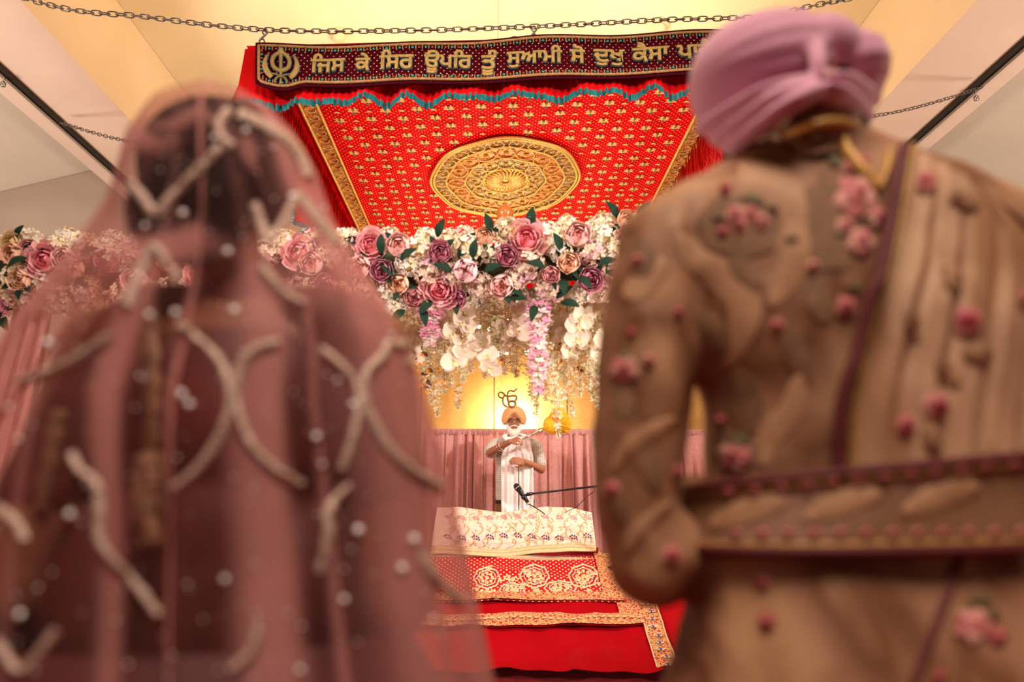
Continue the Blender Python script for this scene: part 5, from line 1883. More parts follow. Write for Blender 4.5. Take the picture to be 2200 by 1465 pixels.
limb(body, [at(1745, 330, GYY), shL], [.07, .065]); limb(body, [at(1745, 330, GYY), shR], [.07, .065])
elL = at(1385, 1120, GYY - .02); wrL = elL + V((.13, .22, .03))
elR = at(2300, 1150, GYY - .02); wrR = elR + V((-.16, .20, .03))
limb(body, [shL, elL, wrL], [.058, .044, .030]); limb(body, [shR, elR, wrR], [.058, .044, .030])
hand(body, wrL, V((.75, .6, .05)), V((0, .3, 1)), 1.0, .7, -1); hand(body, wrR, V((-.75, .6, .05)), V((0, .3, 1)), 1.0, .7, 1)
legs(body, zs - .66, .10, gx, GYY, 1, 0.0, 1.05)
part('body', remesh(body, .009, 4), m_skin2, groom)
for e in (-1, 1):
    q = MB(); q.ell(ghp(e * .032, .080, .004), (.014, .010, .010), gR, 8); part('eye', q, m_eye, groom)
m_black = plain('black_hair', (.008, .006, .006), .7, var=.3, vscale=60, spec=.08)
q = MB(); q.ell(ghp(0, -.012, -.01), (.080, .098, .06), gR, 16)
q.tube(spline([at(1640, 276, GYY - .06), at(1690, 226, GYY - .10), at(1755, 201, GYY - .118), at(1812, 222, GYY - .095), at(1848, 270, GYY - .04)], 5), .013, 8)
part('hair', q, m_black, groom)
q = MB()
for e in (-1, 1):
    q.cap(ghp(e * .066, .02, -.04), ghp(e * .050, .06, -.11), .02, .03, 10)
q.cap(ghp(-.05, .06, -.115), ghp(.05, .06, -.115), .036, .036, 10); q.ell(ghp(0, .085, -.13), (.04, .035, .045), gR, 10)
bl = at(1590, 328, GYY + .06)
q.cap(ghp(-.05, .05, -.11), bl, .03, .030, 10)
part('beard', remesh(q, .008, 2), m_black, groom)
# turban: two lobes of pleats that meet in a knot at the back
def mat_turban2():
    t = NT('lilac_turban_cloth'); o = t.obj()
    t.p(Base_Color=t.ramp(t.noise(o, 6, 2), [(.3, (.52, .23, .33)), (.7, (.58, .27, .38))]), Roughness=.8, Sheen_Weight=.3)
    t.bump(t.noise(o, 160, 3), .12, .003)
    return t.mat
m_turb2 = mat_turban2()
kn = at(1757, 168, GYY - .115)
kna = at(1757, 168, GYY - .0)
def lobe(center, far, rl, ra, rb, n_pl, dep):
    """ellipsoid of pleats whose pole is the knot side"""
    ax = (far - kna).normalized()
    x = V((0, -1, 0)); x = (x - ax * x.dot(ax)).normalized(); y = ax.cross(x)
    q = MB()
    def f(u, v):
        a = 2 * PI * u
        th = PI * v
        s = math.sin(th) ** .72
        ph = (a + .25 * v) * n_pl / (2 * PI)
        saw = (ph % 1.0)
        saw = saw ** .6 * (1 - max(0, (saw - .86) / .14) ** 1.2)
        r = 1 + dep * saw * min(1, math.sin(th) * 2.2)
        return center - ax * (rl * math.cos(th)) + (x * (ra * math.cos(a)) + y * (rb * math.sin(a))) * s * r
    q.grid(f, 192, 40, True)
    return q
cL = at(1634, 172, GYY + .0); farL = at(1505, 262, GYY + .02)
q = MB()
def pl_lobe():
    q1 = lobe(at(1640, 167, GYY + .0), at(1480, 205, GYY + .01), .114, .110, .088, 19, .05)
    q2 = lobe(at(1803, 172, GYY + .0), at(1900, 166, GYY + .01), .058, .088, .062, 13, .055)
    return q1, q2
q1, q2 = pl_lobe()
TURB = [q1, q2]
q = MB()      # folded cloth falling in front of the ears and the crown
q.ell(at(1728, 150, GYY - .0), (.085, .106, .066), None, 24)
TURB.append(q)
knot = MB(); q = knot
q.tube(spline([at(1748, 75, GYY - .05), at(1754, 105, GYY - .105), at(1757, 145, GYY - .122), at(1755, 180, GYY - .115)], 5), [.006, .008, .010, .011, .012, .012, .012, .012, .012, .012, .012, .011, .010, .009, .008, .006], 10)
q = MB()
for k, (a, c_, d_) in enumerate((((1757, 200), (1690, 232), (1600, 300)), ((1750, 190), (1670, 215), (1572, 285)), ((1745, 180), (1650, 200), (1540, 262)))):
    pts = [at(a[0], a[1], GYY - .13 + .01 * k), at(c_[0], c_[1], GYY - .135 + .012 * k), at(d_[0], d_[1], GYY - .05 + .015 * k), at(d_[0] - 22, d_[1] + 22, GYY + .05)]
    q.tube(spline(pts, 6), [.012] + [.022] * 17 + [.012], 10, flat=.45)
for k, (a, c_, d_) in enumerate((((1760, 195), (1805, 208), (1850, 250)), ((1762, 180), (1815, 178), (1866, 215)))):
    pts = [at(a[0], a[1], GYY - .13 + .01 * k), at(c_[0], c_[1], GYY - .12 + .012 * k), at(d_[0], d_[1], GYY - .04 + .015 * k), at(d_[0] + 4, d_[1] + 12, GYY + .05)]
    q.tube(spline(pts, 6), [.012] + [.020] * 17 + [.012], 10, flat=.45)
for t_ in TURB + [knot]:
    q.add(t_.v, t_.f)
tur = part('turban', remesh(q, .0045, 4), m_turb2, groom, 'lilac turban wound in two pleated lobes')

# coat
def mat_coat(name, a, b_, c_, sc_=9):
    t = NT(name); o = t.obj()
    wv = t.noise(o, sc_ * .55, 2, .5, 1.4)
    cell = t.vor(t.scalev(o, (1, 1, .75)), sc_, 'SMOOTH_F1')
    f = t.math('ADD', t.math('MULTIPLY', wv, .75), t.math('MULTIPLY', cell, .5))
    col = t.ramp(f, [(.34, a), (.50, b_), (.60, c_), (.74, a)])
    fine = t.noise(o, 110, 3)
    col = t.mix(t.math('MULTIPLY', fine, .35), col, tuple(x * .55 for x in b_))
    t.p(Base_Color=col, Roughness=.62)
    t.b.inputs['Specular IOR Level'].default_value = .3
    t.bump(fine, .25, .003)
    return t.mat
m_coat = mat_coat('tan_brocade', (.50, .275, .14), (.165, .060, .022), (.33, .16, .085), 8)
m_stole = mat_coat('pale_tan_silk', (.55, .33, .19), (.38, .19, .09), (.50, .30, .18), 6)
m_bordo = plain('maroon_velvet_piping', (.10, .006, .008), .7)
m_antique = plain('antique_gold_edge', (.34, .17, .04), .5, .2, var=.3, vscale=60)
TOR = [  # photograph row, edges of the torso there, half depth
 (318, 1672, 1835, .075), (335, 1625, 1880, .080), (352, 1575, 1930, .088), (390, 1515, 2080, .10), (440, 1455, 2150, .115), (500, 1420, 2190, .125), (600, 1425, 2205, .132), (720, 1455, 2215, .135),
 (860, 1512, 2210, .132), (1000, 1520, 2190, .128), (1090, 1516, 2180, .128), (1190, 1500, 2190, .132), (1300, 1485, 2230, .15), (1465, 1468, 2290, .18), (1700, 1440, 2390, .22), (1950, 1420, 2480, .25)]
def tor(z):
    tab = [(-zrow(r), at(a, r, GYY).x, at(b_, r, GYY).x, d) for r, a, b_, d in TOR]
    return interp(tab, -z)
zt0, zt1 = zrow(318), max(.46, zrow(1950))
def coatring(u, z, grow=0.0, fold=0.0):
    a, b_, d = tor(z)
    cxx = (a + b_) / 2; hw = (b_ - a) / 2 + grow; d = d + grow
    an = 2 * PI * u
    c, s = math.cos(an), math.sin(an)
    e = .82
    fx = math.copysign(abs(c) ** e, c); fy = math.copysign(abs(s) ** e, s)
    k = 1 + fold * (math.sin(an * 9 + 1.2 * math.sin(an * 2)) + .5 * math.sin(an * 17 + 2))
    return V((cxx + hw * fx * k, GYY + d * fy * k, z))
q = MB()
zb_ = zrow(1180)
rows = 70
def cf(u, v):
    z = lerp(zt0, zt1, v)
    fold = .045 * max(0, min(1, (zb_ - z) / .25))
    return coatring(u, z, 0, fold)
q.grid(cf, 120, rows, True)
q.f.append(tuple(range(120))[::-1]); q.m.append(0)
q.f.append(tuple(rows * 120 + k for k in range(120))); q.m.append(0)
s1 = at(1432, 540, GYY); 
limb(q, [at(1520, 470, GYY), s1, at(1398, 720, GYY - .015), at(1375, 940, GYY - .02), at(1368, 1110, GYY - .02), elL + V((.012, .01, -.045)), elL.lerp(wrL, .5) + V((.0, .01, -.03)), wrL + V((0, 0, -.01))], [.07, .078, .072, .062, .058, .064, .062, .054])
limb(q, [at(2110, 480, GYY), at(2200, 560, GYY), at(2255, 760, GYY - .015), at(2290, 950, GYY - .02), elR, wrR], [.07, .08, .073, .068, .064, .052])
def wrinkle(p, n):
    a = .007 * noise.noise(V((p.x * 7 + p.z * 6, p.y * 6, p.z * 5 - p.x * 5)))
    b_ = .005 * (1 - abs(noise.noise(V((p.x * 16 + p.z * 9, p.y * 10, p.z * 8 - p.x * 11)))))
    arm = 1.6 if p.x < at(1480, 700, GYY).x else 1.0
    fade = max(0, min(1, (zs + .03 - p.z) / .1))
    return p + n * (a + b_ - .003) * arm * (0.25 + .75 * fade)
cm = remesh(q, .0085, 4, wrinkle)
GT = bvh(cm)
coat = part('coat', cm, m_coat, groom, 'tan brocade coat with embroidered pink roses')
# collar band
q = MB()
q.tube(spline([at(1655, 300, GYY - .03), at(1690, 283, GYY - .075), at(1740, 268, GYY - .10), at(1800, 262, GYY - .085), at(1845, 276, GYY - .04), at(1850, 290, GYY + .03)], 6), .008, 8, flat=.6)
part('collar_edge', q, m_antique, coat)
q = MB(); q.grid(lambda u, v: spline([at(1648, 302, GYY + .0), at(1690, 285, GYY - .075), at(1740, 270, GYY - .10), at(1800, 264, GYY - .085), at(1848, 278, GYY - .0)], 5)[int(u * 20)] + V((.0, -.012 * v, -.05 * v)), 20, 4); part('collar_band', q, m_coat, coat)
q = MB(); q.ell(at(1676, 291, GYY - .075), (.010, .008, .007), None, 10); part('collar_bead', q, m_white, coat)
# embroidery laid on the cloth
m_e_pink = plain('pink_embroidery', (.50, .145, .135), .7, var=.15, vscale=80); m_e_pale = plain('pale_pink_embroidery', (.56, .25, .20), .7, var=.15, vscale=80)
m_e_crim = plain('crimson_embroidery', (.30, .018, .035), .7); m_e_green = plain('olive_embroidery', (.10, .085, .03), .75, var=.2, vscale=60)
m_e_tan = mat_coat('light_tan_silk', (.50, .285, .155), (.38, .195, .095), (.43, .235, .125), 14); m_e_brown = plain('brown_embroidery', (.20, .10, .045), .75, var=.2, vscale=40)
EM = [m_e_pale, m_e_pink, m_e_crim, m_e_green]
def bloom_on(tree, parent, x, y, r, kind=0):
    q = MB()
    if kind == 0:
        patch_on(q, tree, x, y, r, 5, .25, .004, 0, rot=x); patch_on(q, tree, x, y, r * .62, 5, .25, .007, 1, rot=x + 1); patch_on(q, tree, x, y, r * .32, 5, .2, .010, 2)
    elif kind == 1:
        patch_on(q, tree, x, y, r, 5, .22, .004, 2, rot=x); patch_on(q, tree, x, y, r * .45, 5, .2, .007, 1)
    elif kind == 2:
        for k in range(5):
            a = k * 1.2566 + x
            patch_on(q, tree, x + r * .5 * math.cos(a), y + r * .5 * math.sin(a), r * .5, 4, .25, .004, k % 2, rot=a)
        patch_on(q, tree, x, y, r * .45, 5, .25, .008, 1)
        patch_on(q, tree, x + r * .1, y - r * .1, r * .22, 5, .25, .010, 2)
    elif kind == 3:
        patch_on(q, tree, x, y, r, 2, .5, .0035, 3, rot=x, asp=.55)
    elif kind == 4:
        patch_on(q, tree, x, y, r, 5, .25, .004, 1, rot=x); patch_on(q, tree, x, y, r * .5, 5, .2, .007, 2)
    if q.v:
        part('embroidered_rose' if kind != 3 else 'embroidered_leaf', q, EM, parent)
m_e_lbrown = plain('light_brown_print', (.32, .165, .08), .75, var=.2, vscale=40)
# light paisley bands and brown fillings
for pts, wd in (([(1450, 500), (1470, 420), (1560, 385), (1660, 400), (1715, 455), (1720, 530), (1690, 600), (1655, 660)], 72), ([(1450, 500), (1500, 560), (1560, 600), (1600, 650), (1590, 720), (1560, 790)], 65), ([(1345, 640), (1390, 600), (1430, 560)], 50), ([(1320, 1010), (1350, 960), (1400, 925), (1450, 900)], 32), ([(1345, 1190), (1380, 1130), (1440, 1080)], 30), ([(1720, 800), (1700, 880), (1650, 940), (1640, 1000)], 50)):
    q = MB(); ribbon_on(q, GT, pts, wd * 1.15, .0012, 0, 8, taper=True, dome=.002)
    if q.v:
        part('paisley_band', q, m_e_tan, coat)
for x, y, r, tl, asp in ((1585, 490, 95, .2, .72), (1600, 590, 50, .8, .6), (1380, 560, 55, 1.2, .6), (1540, 720, 70, 1.0, .45), (1760, 640, 60, 1.3, .5), (1600, 860, 80, 1.4, .5), (1710, 760, 70, 1.2, .4), (1340, 860, 45, 1.4, .6), (1400, 1010, 50, 1.3, .5), (1780, 480, 110, 1.5, .6), (1330, 1090, 40, 1.3, .5), (1580, 970, 60, .3, .6)):
    q = MB(); patch_on(q, GT, x, y, r, 7, .12, .002, 0, asp=asp, tilt=tl, dome=.002)
    if q.v:
        part('brown_medallion', q, m_e_brown, coat)
for x, y, r, k in ((1560, 408, 13, 1), (1580, 466, 24, 2), (1612, 464, 22, 2), (1590, 486, 20, 0), (1636, 480, 20, 2), (1618, 455, 12, 1), (1555, 500, 14, 1),
                   (1835, 425, 50, 2), (1812, 490, 22, 0), (1845, 522, 32, 2), (1882, 470, 26, 2), (1745, 575, 15, 0), (1814, 660, 25, 4), (1345, 795, 32, 2), (1372, 560, 11, 4), (1555, 902, 14, 1), (1582, 980, 38, 2), (1600, 990, 16, 1), (1850, 352, 16, 4), (1820, 362, 12, 4),
                   (1300, 1168, 11, 4), (1455, 672, 12, 1), (1360, 715, 12, 1), (1320, 1050, 18, 4), (1395, 775, 14, 0), (1440, 1190, 22, 4), (1650, 1335, 20, 1), (1640, 1250, 18, 4), (1670, 700, 16, 4), (1450, 1010, 14, 4),
                   (1620, 434, 30, 3), (1545, 470, 18, 3), (1660, 450, 16, 3), (1800, 505, 16, 3), (1860, 475, 16, 3), (1700, 515, 16, 3), (1590, 950, 36, 3), (1345, 770, 22, 3), (1790, 350, 22, 3), (1830, 620, 20, 3), (1560, 985, 16, 3)):
    bloom_on(GT, coat, x, y, r, k)
# stole over the far shoulder
Lb = [(325, 1936), (380, 1922), (450, 1906), (560, 1884), (640, 1862), (720, 1838), (800, 1818), (870, 1806), (940, 1800), (1000, 1796)]
Rb = [(325, 2100), (380, 2150), (450, 2200), (560, 2215), (720, 2216), (870, 2205), (1000, 2190)]
def stole(u, v, off=.012, amp=.0045):
    py = lerp(337, 1035, v)
    x0 = interp(Lb, py)[0]; x1 = interp(Rb, py)[0]
    py2 = py + (u * 62 + 35 * u * u) * (1 - v) ** 2
    px = lerp(x0, x1, u)
    h = hit(GT, px, py2)
    if h is None:
        for dx in range(4, 120, 4):
            h = hit(GT, px - dx, py2 + dx * .2)
            if h:
                break
    if h is None:
        h = (at(px, py2, GYY - .05), V((0, -1, 0)), V((0, 1, 0)))
    nn = h[1] if h[1].dot(h[2]) < 0 else -h[1]
    fl = amp * (math.sin(u * 31 + 1.5 * math.sin(v * 3)) + .5 * math.sin(u * 57 + v * 2)) * (.3 + .7 * math.sin(PI * min(1, v + .1)))
    return h[0] + nn * (off + fl + amp)
q = MB(); q.grid(stole, 70, 50)
sp_ = list(q.v)
n71 = 71
for it in range(2):   # relax the draped sheet
    new = list(sp_)
    for j in range(1, 50):
        for i in range(1, 70):
            o = j * n71 + i
            new[o] = sp_[o] * .4 + (sp_[o - 1] + sp_[o + 1] + sp_[o - n71] + sp_[o + n71]) * .15
    sp_ = new
q.v = [V(p) for p in sp_]
SB = MB(); SB.v = list(q.v); SB.f = list(q.f); SB.m = list(q.m); SB.uv = list(q.uv)
stl = part('stole', q, m_stole, groom, 'pale tan stole pleated over the shoulder, edged in maroon')
STB = bvh(SB)
q = MB(); q.tube([SB.v[j * n71] + V((-.004, -.004, 0)) for j in range(51)], .0095, 8, flat=.7); part('maroon_edge', q, m_bordo, stl)
q = MB(); q.tube([SB.v[j * n71 + 3] + V((0, -.004, 0)) for j in range(51)], .006, 8, flat=.5); part('gold_edge', q, m_antique, stl)
for x, y, r, k in ((1985, 393, 24, 4), (2075, 690, 34, 4), (2008, 870, 34, 0), (1942, 912, 24, 4), (2195, 640, 16, 4), (2008, 873, 20, 1)):
    bloom_on(STB, stl, x, y, r, k)
for x, y, r, tl in ((2045, 600, 40, 1.2), (2035, 800, 40, .9), (1960, 700, 40, 1.3), (2100, 760, 40, .2), (2070, 430, 40, .4), (2000, 940, 40, 1.2)):
    q = MB(); patch_on(q, STB, x, y, r, 6, .3, .003, 0, asp=.55, tilt=tl)
    if q.v:
        part('brown_print', q, m_e_lbrown, stl)
# sash round the waist, higher on one side
def sash(u, v, grow):
    a = 2 * PI * u
    zc_ = None
    p = coatring(u, zrow(1090), grow)
    k = (p.x - at(1500, 1090, GYY).x) / (at(2195, 1090, GYY).x - at(1500, 1090, GYY).x)
    yt, yb = lerp(1036, 960, k), lerp(1188, 1176, k)
    if p.y > GYY:
        yt, yb = lerp(1040, 1000, k), lerp(1180, 1160, k)
    z = zrow(lerp(yt, yb, v), GYY - .14)
    c2 = coatring(u, max(z, zrow(1190)), grow)
    return V((c2.x, c2.y, z))
q = MB(); q.grid(lambda u, v: sash(u, v, .020), 140, 10, True)
q.add([V(p) for p in q.v], [])
shb = MB(); shb.v = list(q.v); shb.f = list(q.f)
sas = part('sash', q, mat_coat('sash_brocade', (.38, .22, .13), (.22, .105, .045), (.31, .165, .11), 5), groom, 'wide brocade sash edged in maroon')
SHT = bvh(shb)
for vv in (0.0, 1.0):
    q = MB(); q.tube([sash(k / 120, vv, .022) for k in range(120)], .0068, 8, True); part('maroon_edge', q, m_bordo, sas)
for vv in (0.09, .92):
    q = MB(); q.tube([sash(k / 120, vv, .021) for k in range(120)], .0055, 6, True, flat=.6); part('gold_edge', q, m_antique, sas)
for k in range(12):
    x = 1570 + 54.5 * k
    bloom_on(SHT, sas, x, lerp(1055, 985, (x - 1500) / 695) + 10, 12, 4); bloom_on(SHT, sas, x + 15, 1148 - .008 * (x - 1500), 12, 4)
for x, y in ((1800, 1085), (2010, 1070), (1600, 1100)):
    q = MB(); ribbon_on(q, SHT, [(x - 70, y + 32), (x - 20, y + 5), (x + 40, y - 15), (x + 90, y - 22)], 56, .0015, 0, 8, taper=True, dome=.002)
    part('pale_paisley', q, m_e_tan, sas)
# front edge of the coat skirt and cord tassel
q = MB()
ribbon_on(q, GT, [(2062, 1195), (2030, 1280), (2000, 1360), (1960, 1462)], 20, .004, 0, 8)
part('maroon_edge', q, m_bordo, coat)
for x, y, r, k in ((2085, 1345, 42, 2), (2062, 1335, 16, 1), (2140, 1368, 20, 1), (2015, 1455, 16, 1), (2100, 1290, 28, 3), (2130, 1320, 20, 3)):
    bloom_on(GT, coat, x, y, r, k)
m_cord = plain('gold_cord', (.52, .28, .06), .5, .2, var=.2, vscale=60)
q = MB()
q.tube(spline([at(1690, 288, GYY - .09), at(1750, 268, GYY - .125), at(1805, 262, GYY - .115), at(1840, 275, GYY - .08)], 6), .007, 8)
ribbon_on(q, GT, [(1806, 268), (1812, 320), (1838, 358), (1870, 392), (1886, 410)], 20, .006, 0, 8, dome=.008)
ribbon_on(q, GT, [(1884, 410), (1900, 370), (1906, 330)], 16, .006, 0, 8, dome=.008)
part('gold_cord', q, m_cord, groom, 'gold braided cord hanging from the collar')

# ---------------------------------------------------------------- the bride
BY = 0.95
m_skin3 = mat_skin('brown_skin', (0.26, 0.10, 0.055))
bx = at(500, 900, BY).x
bride = thing('person', 'bride seen from behind under a sheer dusty-pink veil with beaded scallops', 'person', (bx, BY, 0))
hcb = at(476, 408, BY + .0)
body = MB()
bhp, bR = head(body, hcb, V((.1, 1, -.1)), V((0, .1, 1)), .94)
zsh = at(500, 700, BY).z
limb(body, [hcb + V((0, -.02, -.05)), V((bx + .0, BY, zsh + .02))], [.048, .056])
body.ell((bx, BY, zsh - .12), (.165, .10, .19), None, 16); body.ell((bx, BY, zsh - .34), (.135, .10, .18), None, 16); body.ell((bx, BY, zsh - .54), (.175, .13, .15), None, 16)
bsL = V((bx - .19, BY, zsh - .03)); bsR = V((bx + .19, BY, zsh - .03))
limb(body, [V((bx, BY, zsh + .02)), bsL], [.055, .055]); limb(body, [V((bx, BY, zsh + .02)), bsR], [.055, .055])
beR = V((bsR.x + .055, BY - .05, zsh - .36)); beL = V((bsL.x - .055, BY - .04, zsh - .36))
bwR = beR + V((-.12, .20, .02)); bwL = beL + V((.12, .20, .02))
limb(body, [bsR, beR, bwR], [.056, .048, .028]); limb(body, [bsL, beL, bwL], [.056, .048, .028])
hand(body, bwR, V((-.8, .5, .1)), V((0, .3, 1)), .9, .6, 1); hand(body, bwL, V((.8, .5, .1)), V((0, .3, 1)), .9, .6, -1)
legs(body, zsh - .58, .09, bx, BY, 1, 0.0, .92)
part('body', remesh(body, .009, 4), m_skin3, bride)
for e in (-1, 1):
    q = MB(); q.ell(bhp(e * .032, .080, .004), (.014, .010, .010), bR, 8); part('eye', q, m_eye, bride)
q = MB()
q.ell(at(474, 366, BY - .005), (.114, .115, .104), None, 20)
bun = at(402, 456, BY - .085)
q.ell(bun, (.080, .058, .076), None, 18); q.ell(at(455, 420, BY - .05), (.08, .06, .07), None, 14)
q.cap(bhp(-.02, -.07, -.02), bhp(.03, -.06, -.06), .045, .035, 12)
part('hair', remesh(q, .008, 3), m_black, bride, 'black hair in a low bun')
# blouse and skirt
m_blouse = plain('dark_red_blouse', (.105, .016, .010), .6, var=.4, vscale=9, bump=.3, bscale=80)
q = MB()
q.cap((bx - .12, BY, zsh + .0), (bx + .12, BY, zsh + .0), .062, .062); q.cap((bx, BY, zsh), (bx, BY, zsh + .05), .075, .062)
q.ell((bx, BY, zsh - .38), (.215, .12, .20), None, 16)
q.ell((bx, BY, zsh - .14), (.18, .115, .175), None, 16); q.ell((bx, BY, zsh - .30), (.155, .115, .16), None, 16)
limb(q, [bsR + V((-.03, 0, 0)), bsR.lerp(beR, .62)], [.062, .056]); limb(q, [bsL + V((.03, 0, 0)), bsL.lerp(beL, .62)], [.062, .056])
bm2 = remesh(q, .009, 4)
BT = bvh(bm2)
blo = part('blouse', bm2, m_blouse, bride, 'dark red embroidered blouse')
m_skirt = plain('dark_maroon_skirt', (.075, .010, .012), .6, var=.4, vscale=7, bump=.3, bscale=60)
q = MB()
def skirt(u, v):
    a = 2 * PI * u; z = lerp(zsh - .40, .02, v)
    r = lerp(.25, .56, v ** .8) * (1 + .05 * math.sin(a * 12) * v)
    return V((bx + r * math.cos(a), BY + r * .8 * math.sin(a), z))
q.grid(skirt, 96, 16, True)
SKT = bvh(q)
ski = part('skirt', q, m_skirt, bride, 'flared dark maroon skirt')
m_bgold = plain('dull_gold_embroidery', (.24, .13, .07), .45, .3, var=.4, vscale=60, bump=.8, bscale=120)
q = MB(); ribbon_on(q, BT, [(330, 640), (328, 760), (330, 880), (325, 990)], 38, .004, 0, 8, dome=.008, bead=1.7)
ribbon_on(q, BT, [(130, 880), (110, 980), (90, 1090)], 34, .004, 0, 8, dome=.006, bead=1.7)
part('gold_panel', q, m_bgold, blo)
q = MB(); q.tube([at(325, 980, BY - .14), at(322, 1080, BY - .15), at(318, 1170, BY - .15)], [.016, .018, .014], 10)
for k in range(9):
    q.ell(at(321 + 5 * math.sin(k), 1000 + 20 * k, BY - .155), (.014, .012, .012), None, 8)
part('gold_tassel', q, m_bgold, bride, 'long gold tassel down the back')

# the veil
VROW = [(236, 486, 496, .020), (246, 430, 550, .070), (262, 392, 590, .095), (300, 338, 634, .130), (370, 300, 676, .155), (450, 284, 702, .165), (500, 263, 726, .165), (560, 216, 762, .165), (620, 168, 806, .172),
        (680, 124, 842, .18), (760, 66, 878, .19), (830, 14, 902, .195), (900, -38, 920, .20), (1000, -85, 952, .205), (1100, -110, 978, .21), (1200, -125, 1000, .215), (1300, -135, 1020, .225), (1465, -145, 1056, .24), (1900, -180, 1130, .27), (2300, -220, 1200, .30)]
VTAB = [(-at(1100, r, BY).z, at(a, r, BY).x, at(b_, r, BY).x, d) for r, a, b_, d in VROW]
vz0, vz1 = -VTAB[0][0], max(.42, -VTAB[-1][0])
vr = random.Random(12)
phs = [vr.uniform(0, 6.28) for _ in range(6)]
def veil(u, v):
    z = lerp(vz0, vz1, v ** 1.25)
    a, b_, d = interp(VTAB, -z)
    cxx, hw = (a + b_) / 2, (b_ - a) / 2
    an = lerp(-2.45, 2.45, u)
    dep = vz0 - z
    fa = .030 * max(0, min(1, (dep - .06) / .45))
    g = math.sin(an * 11 + phs[0] + 1.3 * math.sin(an * 2.3 + phs[1]))
    g2 = math.sin(an * 23 + phs[2] + math.sin(an * 4 + phs[3]))
    an2 = an + (.075 * g + .025 * g2) * min(1, dep / .3)
    k = 1 + fa * (.7 * math.sin(an * 11 + phs[0] + 1.3 * math.sin(an * 2.3 + phs[1]) + 1.4) + .35 * math.sin(an * 23 + phs[2] + 1.2)) * (1.6 if abs(an) < 1.2 else .8) * (0.75 if abs(an)>1.2 else 1)
    k += .035 * gather(an, v) * min(1, dep / .15)
    rip = .004 * noise.noise(V((an * 5, z * 7, 2)))
    return V((cxx + hw * math.sin(an2) * (1 if abs(an2) < PI / 2 else 1) * (1 + (k - 1) * .5), BY - d * math.cos(an2) * k + rip - .0, z + rip))
GB = [(-1.75, .2, .6), (-1.3, .15, .6), (-.93, .085, .8), (-.57, .085, .95), (-.30, .03, .35), (-.10, .042, .75), (.17, .065, .95), (.42, .055, .8), (.64, .05, .7), (.97, .11, .8), (1.3, .15, .65), (1.75, .2, .5)]
zr = lambda r: at(1100, r, BY - .155).z
GP = [(-.56, zr(312), .46, .022, .80), (1.22, zr(365), .25, .07, .70), (.05, zr(268), .40, .014, .55), (-.05, zr(548), .36, .028, .75), (.55, zr(300), .10, .03, .55), (.75, zr(600), .3, .05, .6), (-.85, zr(600), .3, .06, .6)]
def gather(an, v):
    z = lerp(vz0, vz1, v ** 1.25)
    w_ = an + .08 * noise.noise(V((v * 3.5, an * 1.5, 4)))
    d = 0
    for c, w0, s_ in GB:
        x = (w_ - c) / (w0 * (.75 + .35 * v))
        if abs(x) < 2:
            hd = max(0, min(1, (z - zr(590)) / (zr(520) - zr(590)))) if c != .17 and abs(c) < .9 else 0
            d = max(d, s_ * (1 - .8 * hd) * math.exp(-x ** 4))
    d *= .85 + .45 * noise.noise(V((an * 6, v * 5, 9)))
    for a0, z0, wa, wz, s_ in GP:
        x = ((an - a0) / wa) ** 2 + ((z - z0 - .012 * math.sin(an * 9)) / wz) ** 2
        if x < 3:
            d = max(d, s_ * math.exp(-x * x))
    d += .14 * max(0, noise.noise(V((an * 22, v * 1.2, 1))))
    k = max(0, min(1, (abs(an) - .6) / .4)); k = k * k * (3 - 2 * k)
    d = max(d, (.50 if an < 0 else .40) * k + .25 * d)
    return max(0.002, min(1, d))
q = MB(); q.grid(veil, 420, 150, uvf=lambda u, v: (gather(lerp(-2.45, 2.45, u), v), 0.5))
def mat_veil():
    t = NT('sheer_pink_net')
    uv = t.uvc(); o = t.obj()
    lw = t.n('ShaderNodeLayerWeight'); lw.inputs['Blend'].default_value = .5
    sp = t.n('ShaderNodeSeparateXYZ'); t.set(sp.inputs[0], uv)
    f = t.math('ADD', t.math('MULTIPLY', sp.outputs[0], .80), t.math('MULTIPLY', t.math('POWER', lw.outputs['Facing'], 2.4), .36))
    f = t.math('ADD', f, .035)
    f = t.math('MINIMUM', f, .94)
    df = t.n('ShaderNodeBsdfDiffuse'); df.inputs['Color'].default_value = (.70, .31, .285, 1)
    tl = t.n('ShaderNodeBsdfTranslucent'); tl.inputs['Color'].default_value = (.66, .28, .25, 1)
    m1 = t.n('ShaderNodeMixShader'); m1.inputs[0].default_value = .35
    t.t.links.new(df.outputs[0], m1.inputs[1]); t.t.links.new(tl.outputs[0], m1.inputs[2])
    tr = t.n('ShaderNodeBsdfTransparent'); tr.inputs['Color'].default_value = (.97, .90, .90, 1)
    m2 = t.n('ShaderNodeMixShader'); t.set(m2.inputs[0], f)
    t.t.links.new(tr.outputs[0], m2.inputs[1]); t.t.links.new(m1.outputs[0], m2.inputs[2])
    t.t.links.new(m2.outputs[0], t.out.inputs['Surface'])
    return t.mat
VB = MB(); VB.v = list(q.v); VB.f = list(q.f)
VT = bvh(VB)
vei = part('veil', q, mat_veil(), bride, 'sheer dusty-pink net veil with beaded scalloped trim')
m_bead = plain('champagne_beads', (.50, .35, .28), .4, .25, var=.35, vscale=120, bump=1.0, bscale=160)
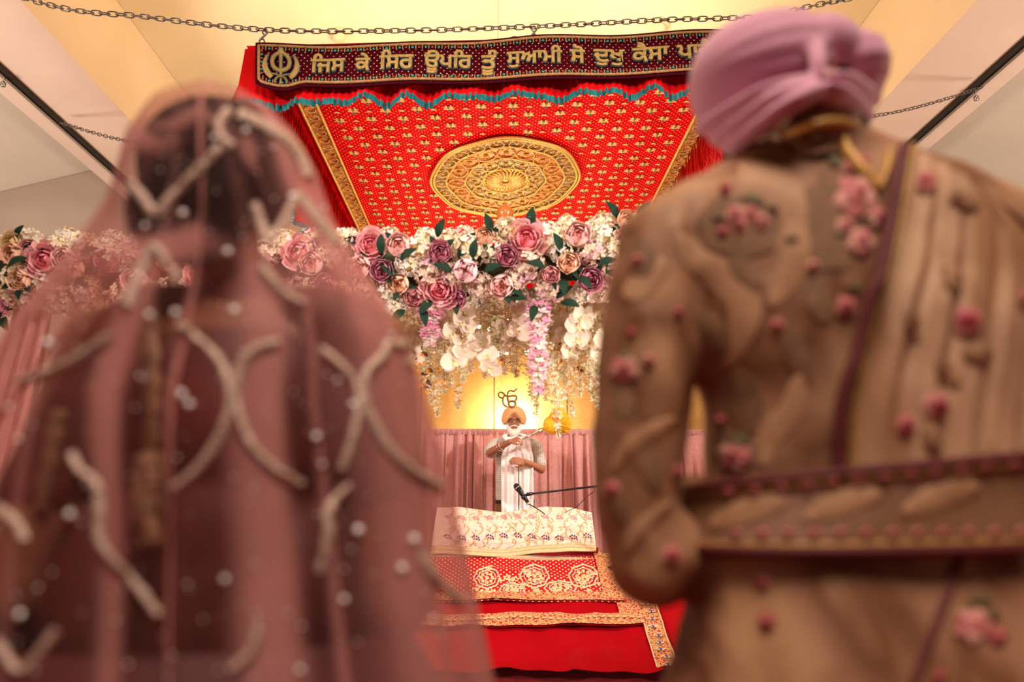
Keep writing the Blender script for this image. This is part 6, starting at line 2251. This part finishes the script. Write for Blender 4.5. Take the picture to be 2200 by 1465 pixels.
TR = [[(283, 395), (310, 425), (335, 460), (365, 430), (400, 395), (440, 352), (475, 318)], [(545, 440), (560, 480), (577, 522), (600, 490), (625, 445), (640, 418)],
 [(275, 660), (300, 590), (333, 533), (360, 573), (390, 606)], [(560, 575), (590, 612), (620, 640), (652, 656)], [(597, 738), (555, 748), (522, 780), (510, 830), (513, 885), (540, 955), (580, 1000), (615, 1027), (645, 1042)],
 [(836, 735), (815, 770), (787, 800), (780, 840), (792, 890), (830, 958), (880, 1010), (942, 1045)], [(690, 752), (735, 790), (764, 830), (770, 875), (755, 950), (735, 1010)], [(755, 1045), (718, 1075), (702, 1110), (704, 1150), (684, 1232)],
 [(389, 700), (420, 725), (447, 748), (478, 785), (495, 840), (492, 890), (470, 945), (440, 992), (405, 1030), (370, 1055)], [(158, 975), (175, 1010), (208, 1038), (216, 1100), (217, 1160), (245, 1210), (280, 1240), (312, 1280), (342, 1322)],
 [(45, 822), (90, 808), (150, 782), (206, 748), (245, 722)], [(0, 1375), (30, 1425), (60, 1440), (95, 1395), (130, 1350)], [(0, 1090), (40, 1120), (60, 1160)], [(490, 240), (470, 268), (478, 300), (500, 318)], [(510, 245), (550, 262), (600, 290), (640, 330), (660, 380)],
 [(820, 620), (850, 670), (868, 730), (845, 745)], [(640, 420), (680, 470), (720, 520)], [(900, 1180), (930, 1240), (985, 1290)], [(560, 1330), (540, 1400), (500, 1440)], [(870, 770), (905, 830), (930, 900)]]
for tp in TR:
    q = MB(); ribbon_on(q, VT, tp, 20, .003, 0, 9, dome=.005, bead=1.9)
    if q.v:
        part('beaded_scallop', q, m_bead, vei)
m_sequin = plain('silver_sequin', (.97, .95, .93), .2, 0.0, spec=1.0)
m_sequin2 = plain('gold_sequin', (.85, .55, .28), .25, 1.0)
q = MB(); vr = random.Random(6)
def sequin(px, py, r, m):
    h = hit(VT, px, py)
    if h is None:
        return
    nn = (h[1] if h[1].dot(h[2]) < 0 else -h[1])
    q.ell(h[0] + nn * .004, (r, r * .8, r), None, 6, m)
for k in range(260):
    py = 245 + 1220 * vr.random() ** .9
    a, b_ = interp([(r, x, y) for r, x, y, d in VROW], py)
    sequin(vr.uniform(a + 6, b_ - 6), py, vr.uniform(.0008, .0017), vr.choice((0, 0, 1)))
for x, y in ((585, 321), (460, 300), (525, 285), (625, 426), (315, 490), (692, 448), (395, 462), (388, 405), (45, 945), (25, 876), (393, 848), (108, 740), (168, 770), (680, 940), (757, 872), (732, 1290), (860, 1222), (486, 1245), (155, 1106), (836, 722), (192, 1040), (375, 1058), (725, 820), (885, 1160), (640, 1440), (50, 1320), (180, 640), (490, 545), (380, 675), (320, 680), (505, 670), (300, 810), (410, 870), (690, 1000), (770, 1140), (925, 1330)):
    sequin(x, y, vr.uniform(.0024, .0052), 0)
part('sequins', q, [m_sequin, m_sequin2], vei, kind='stuff')
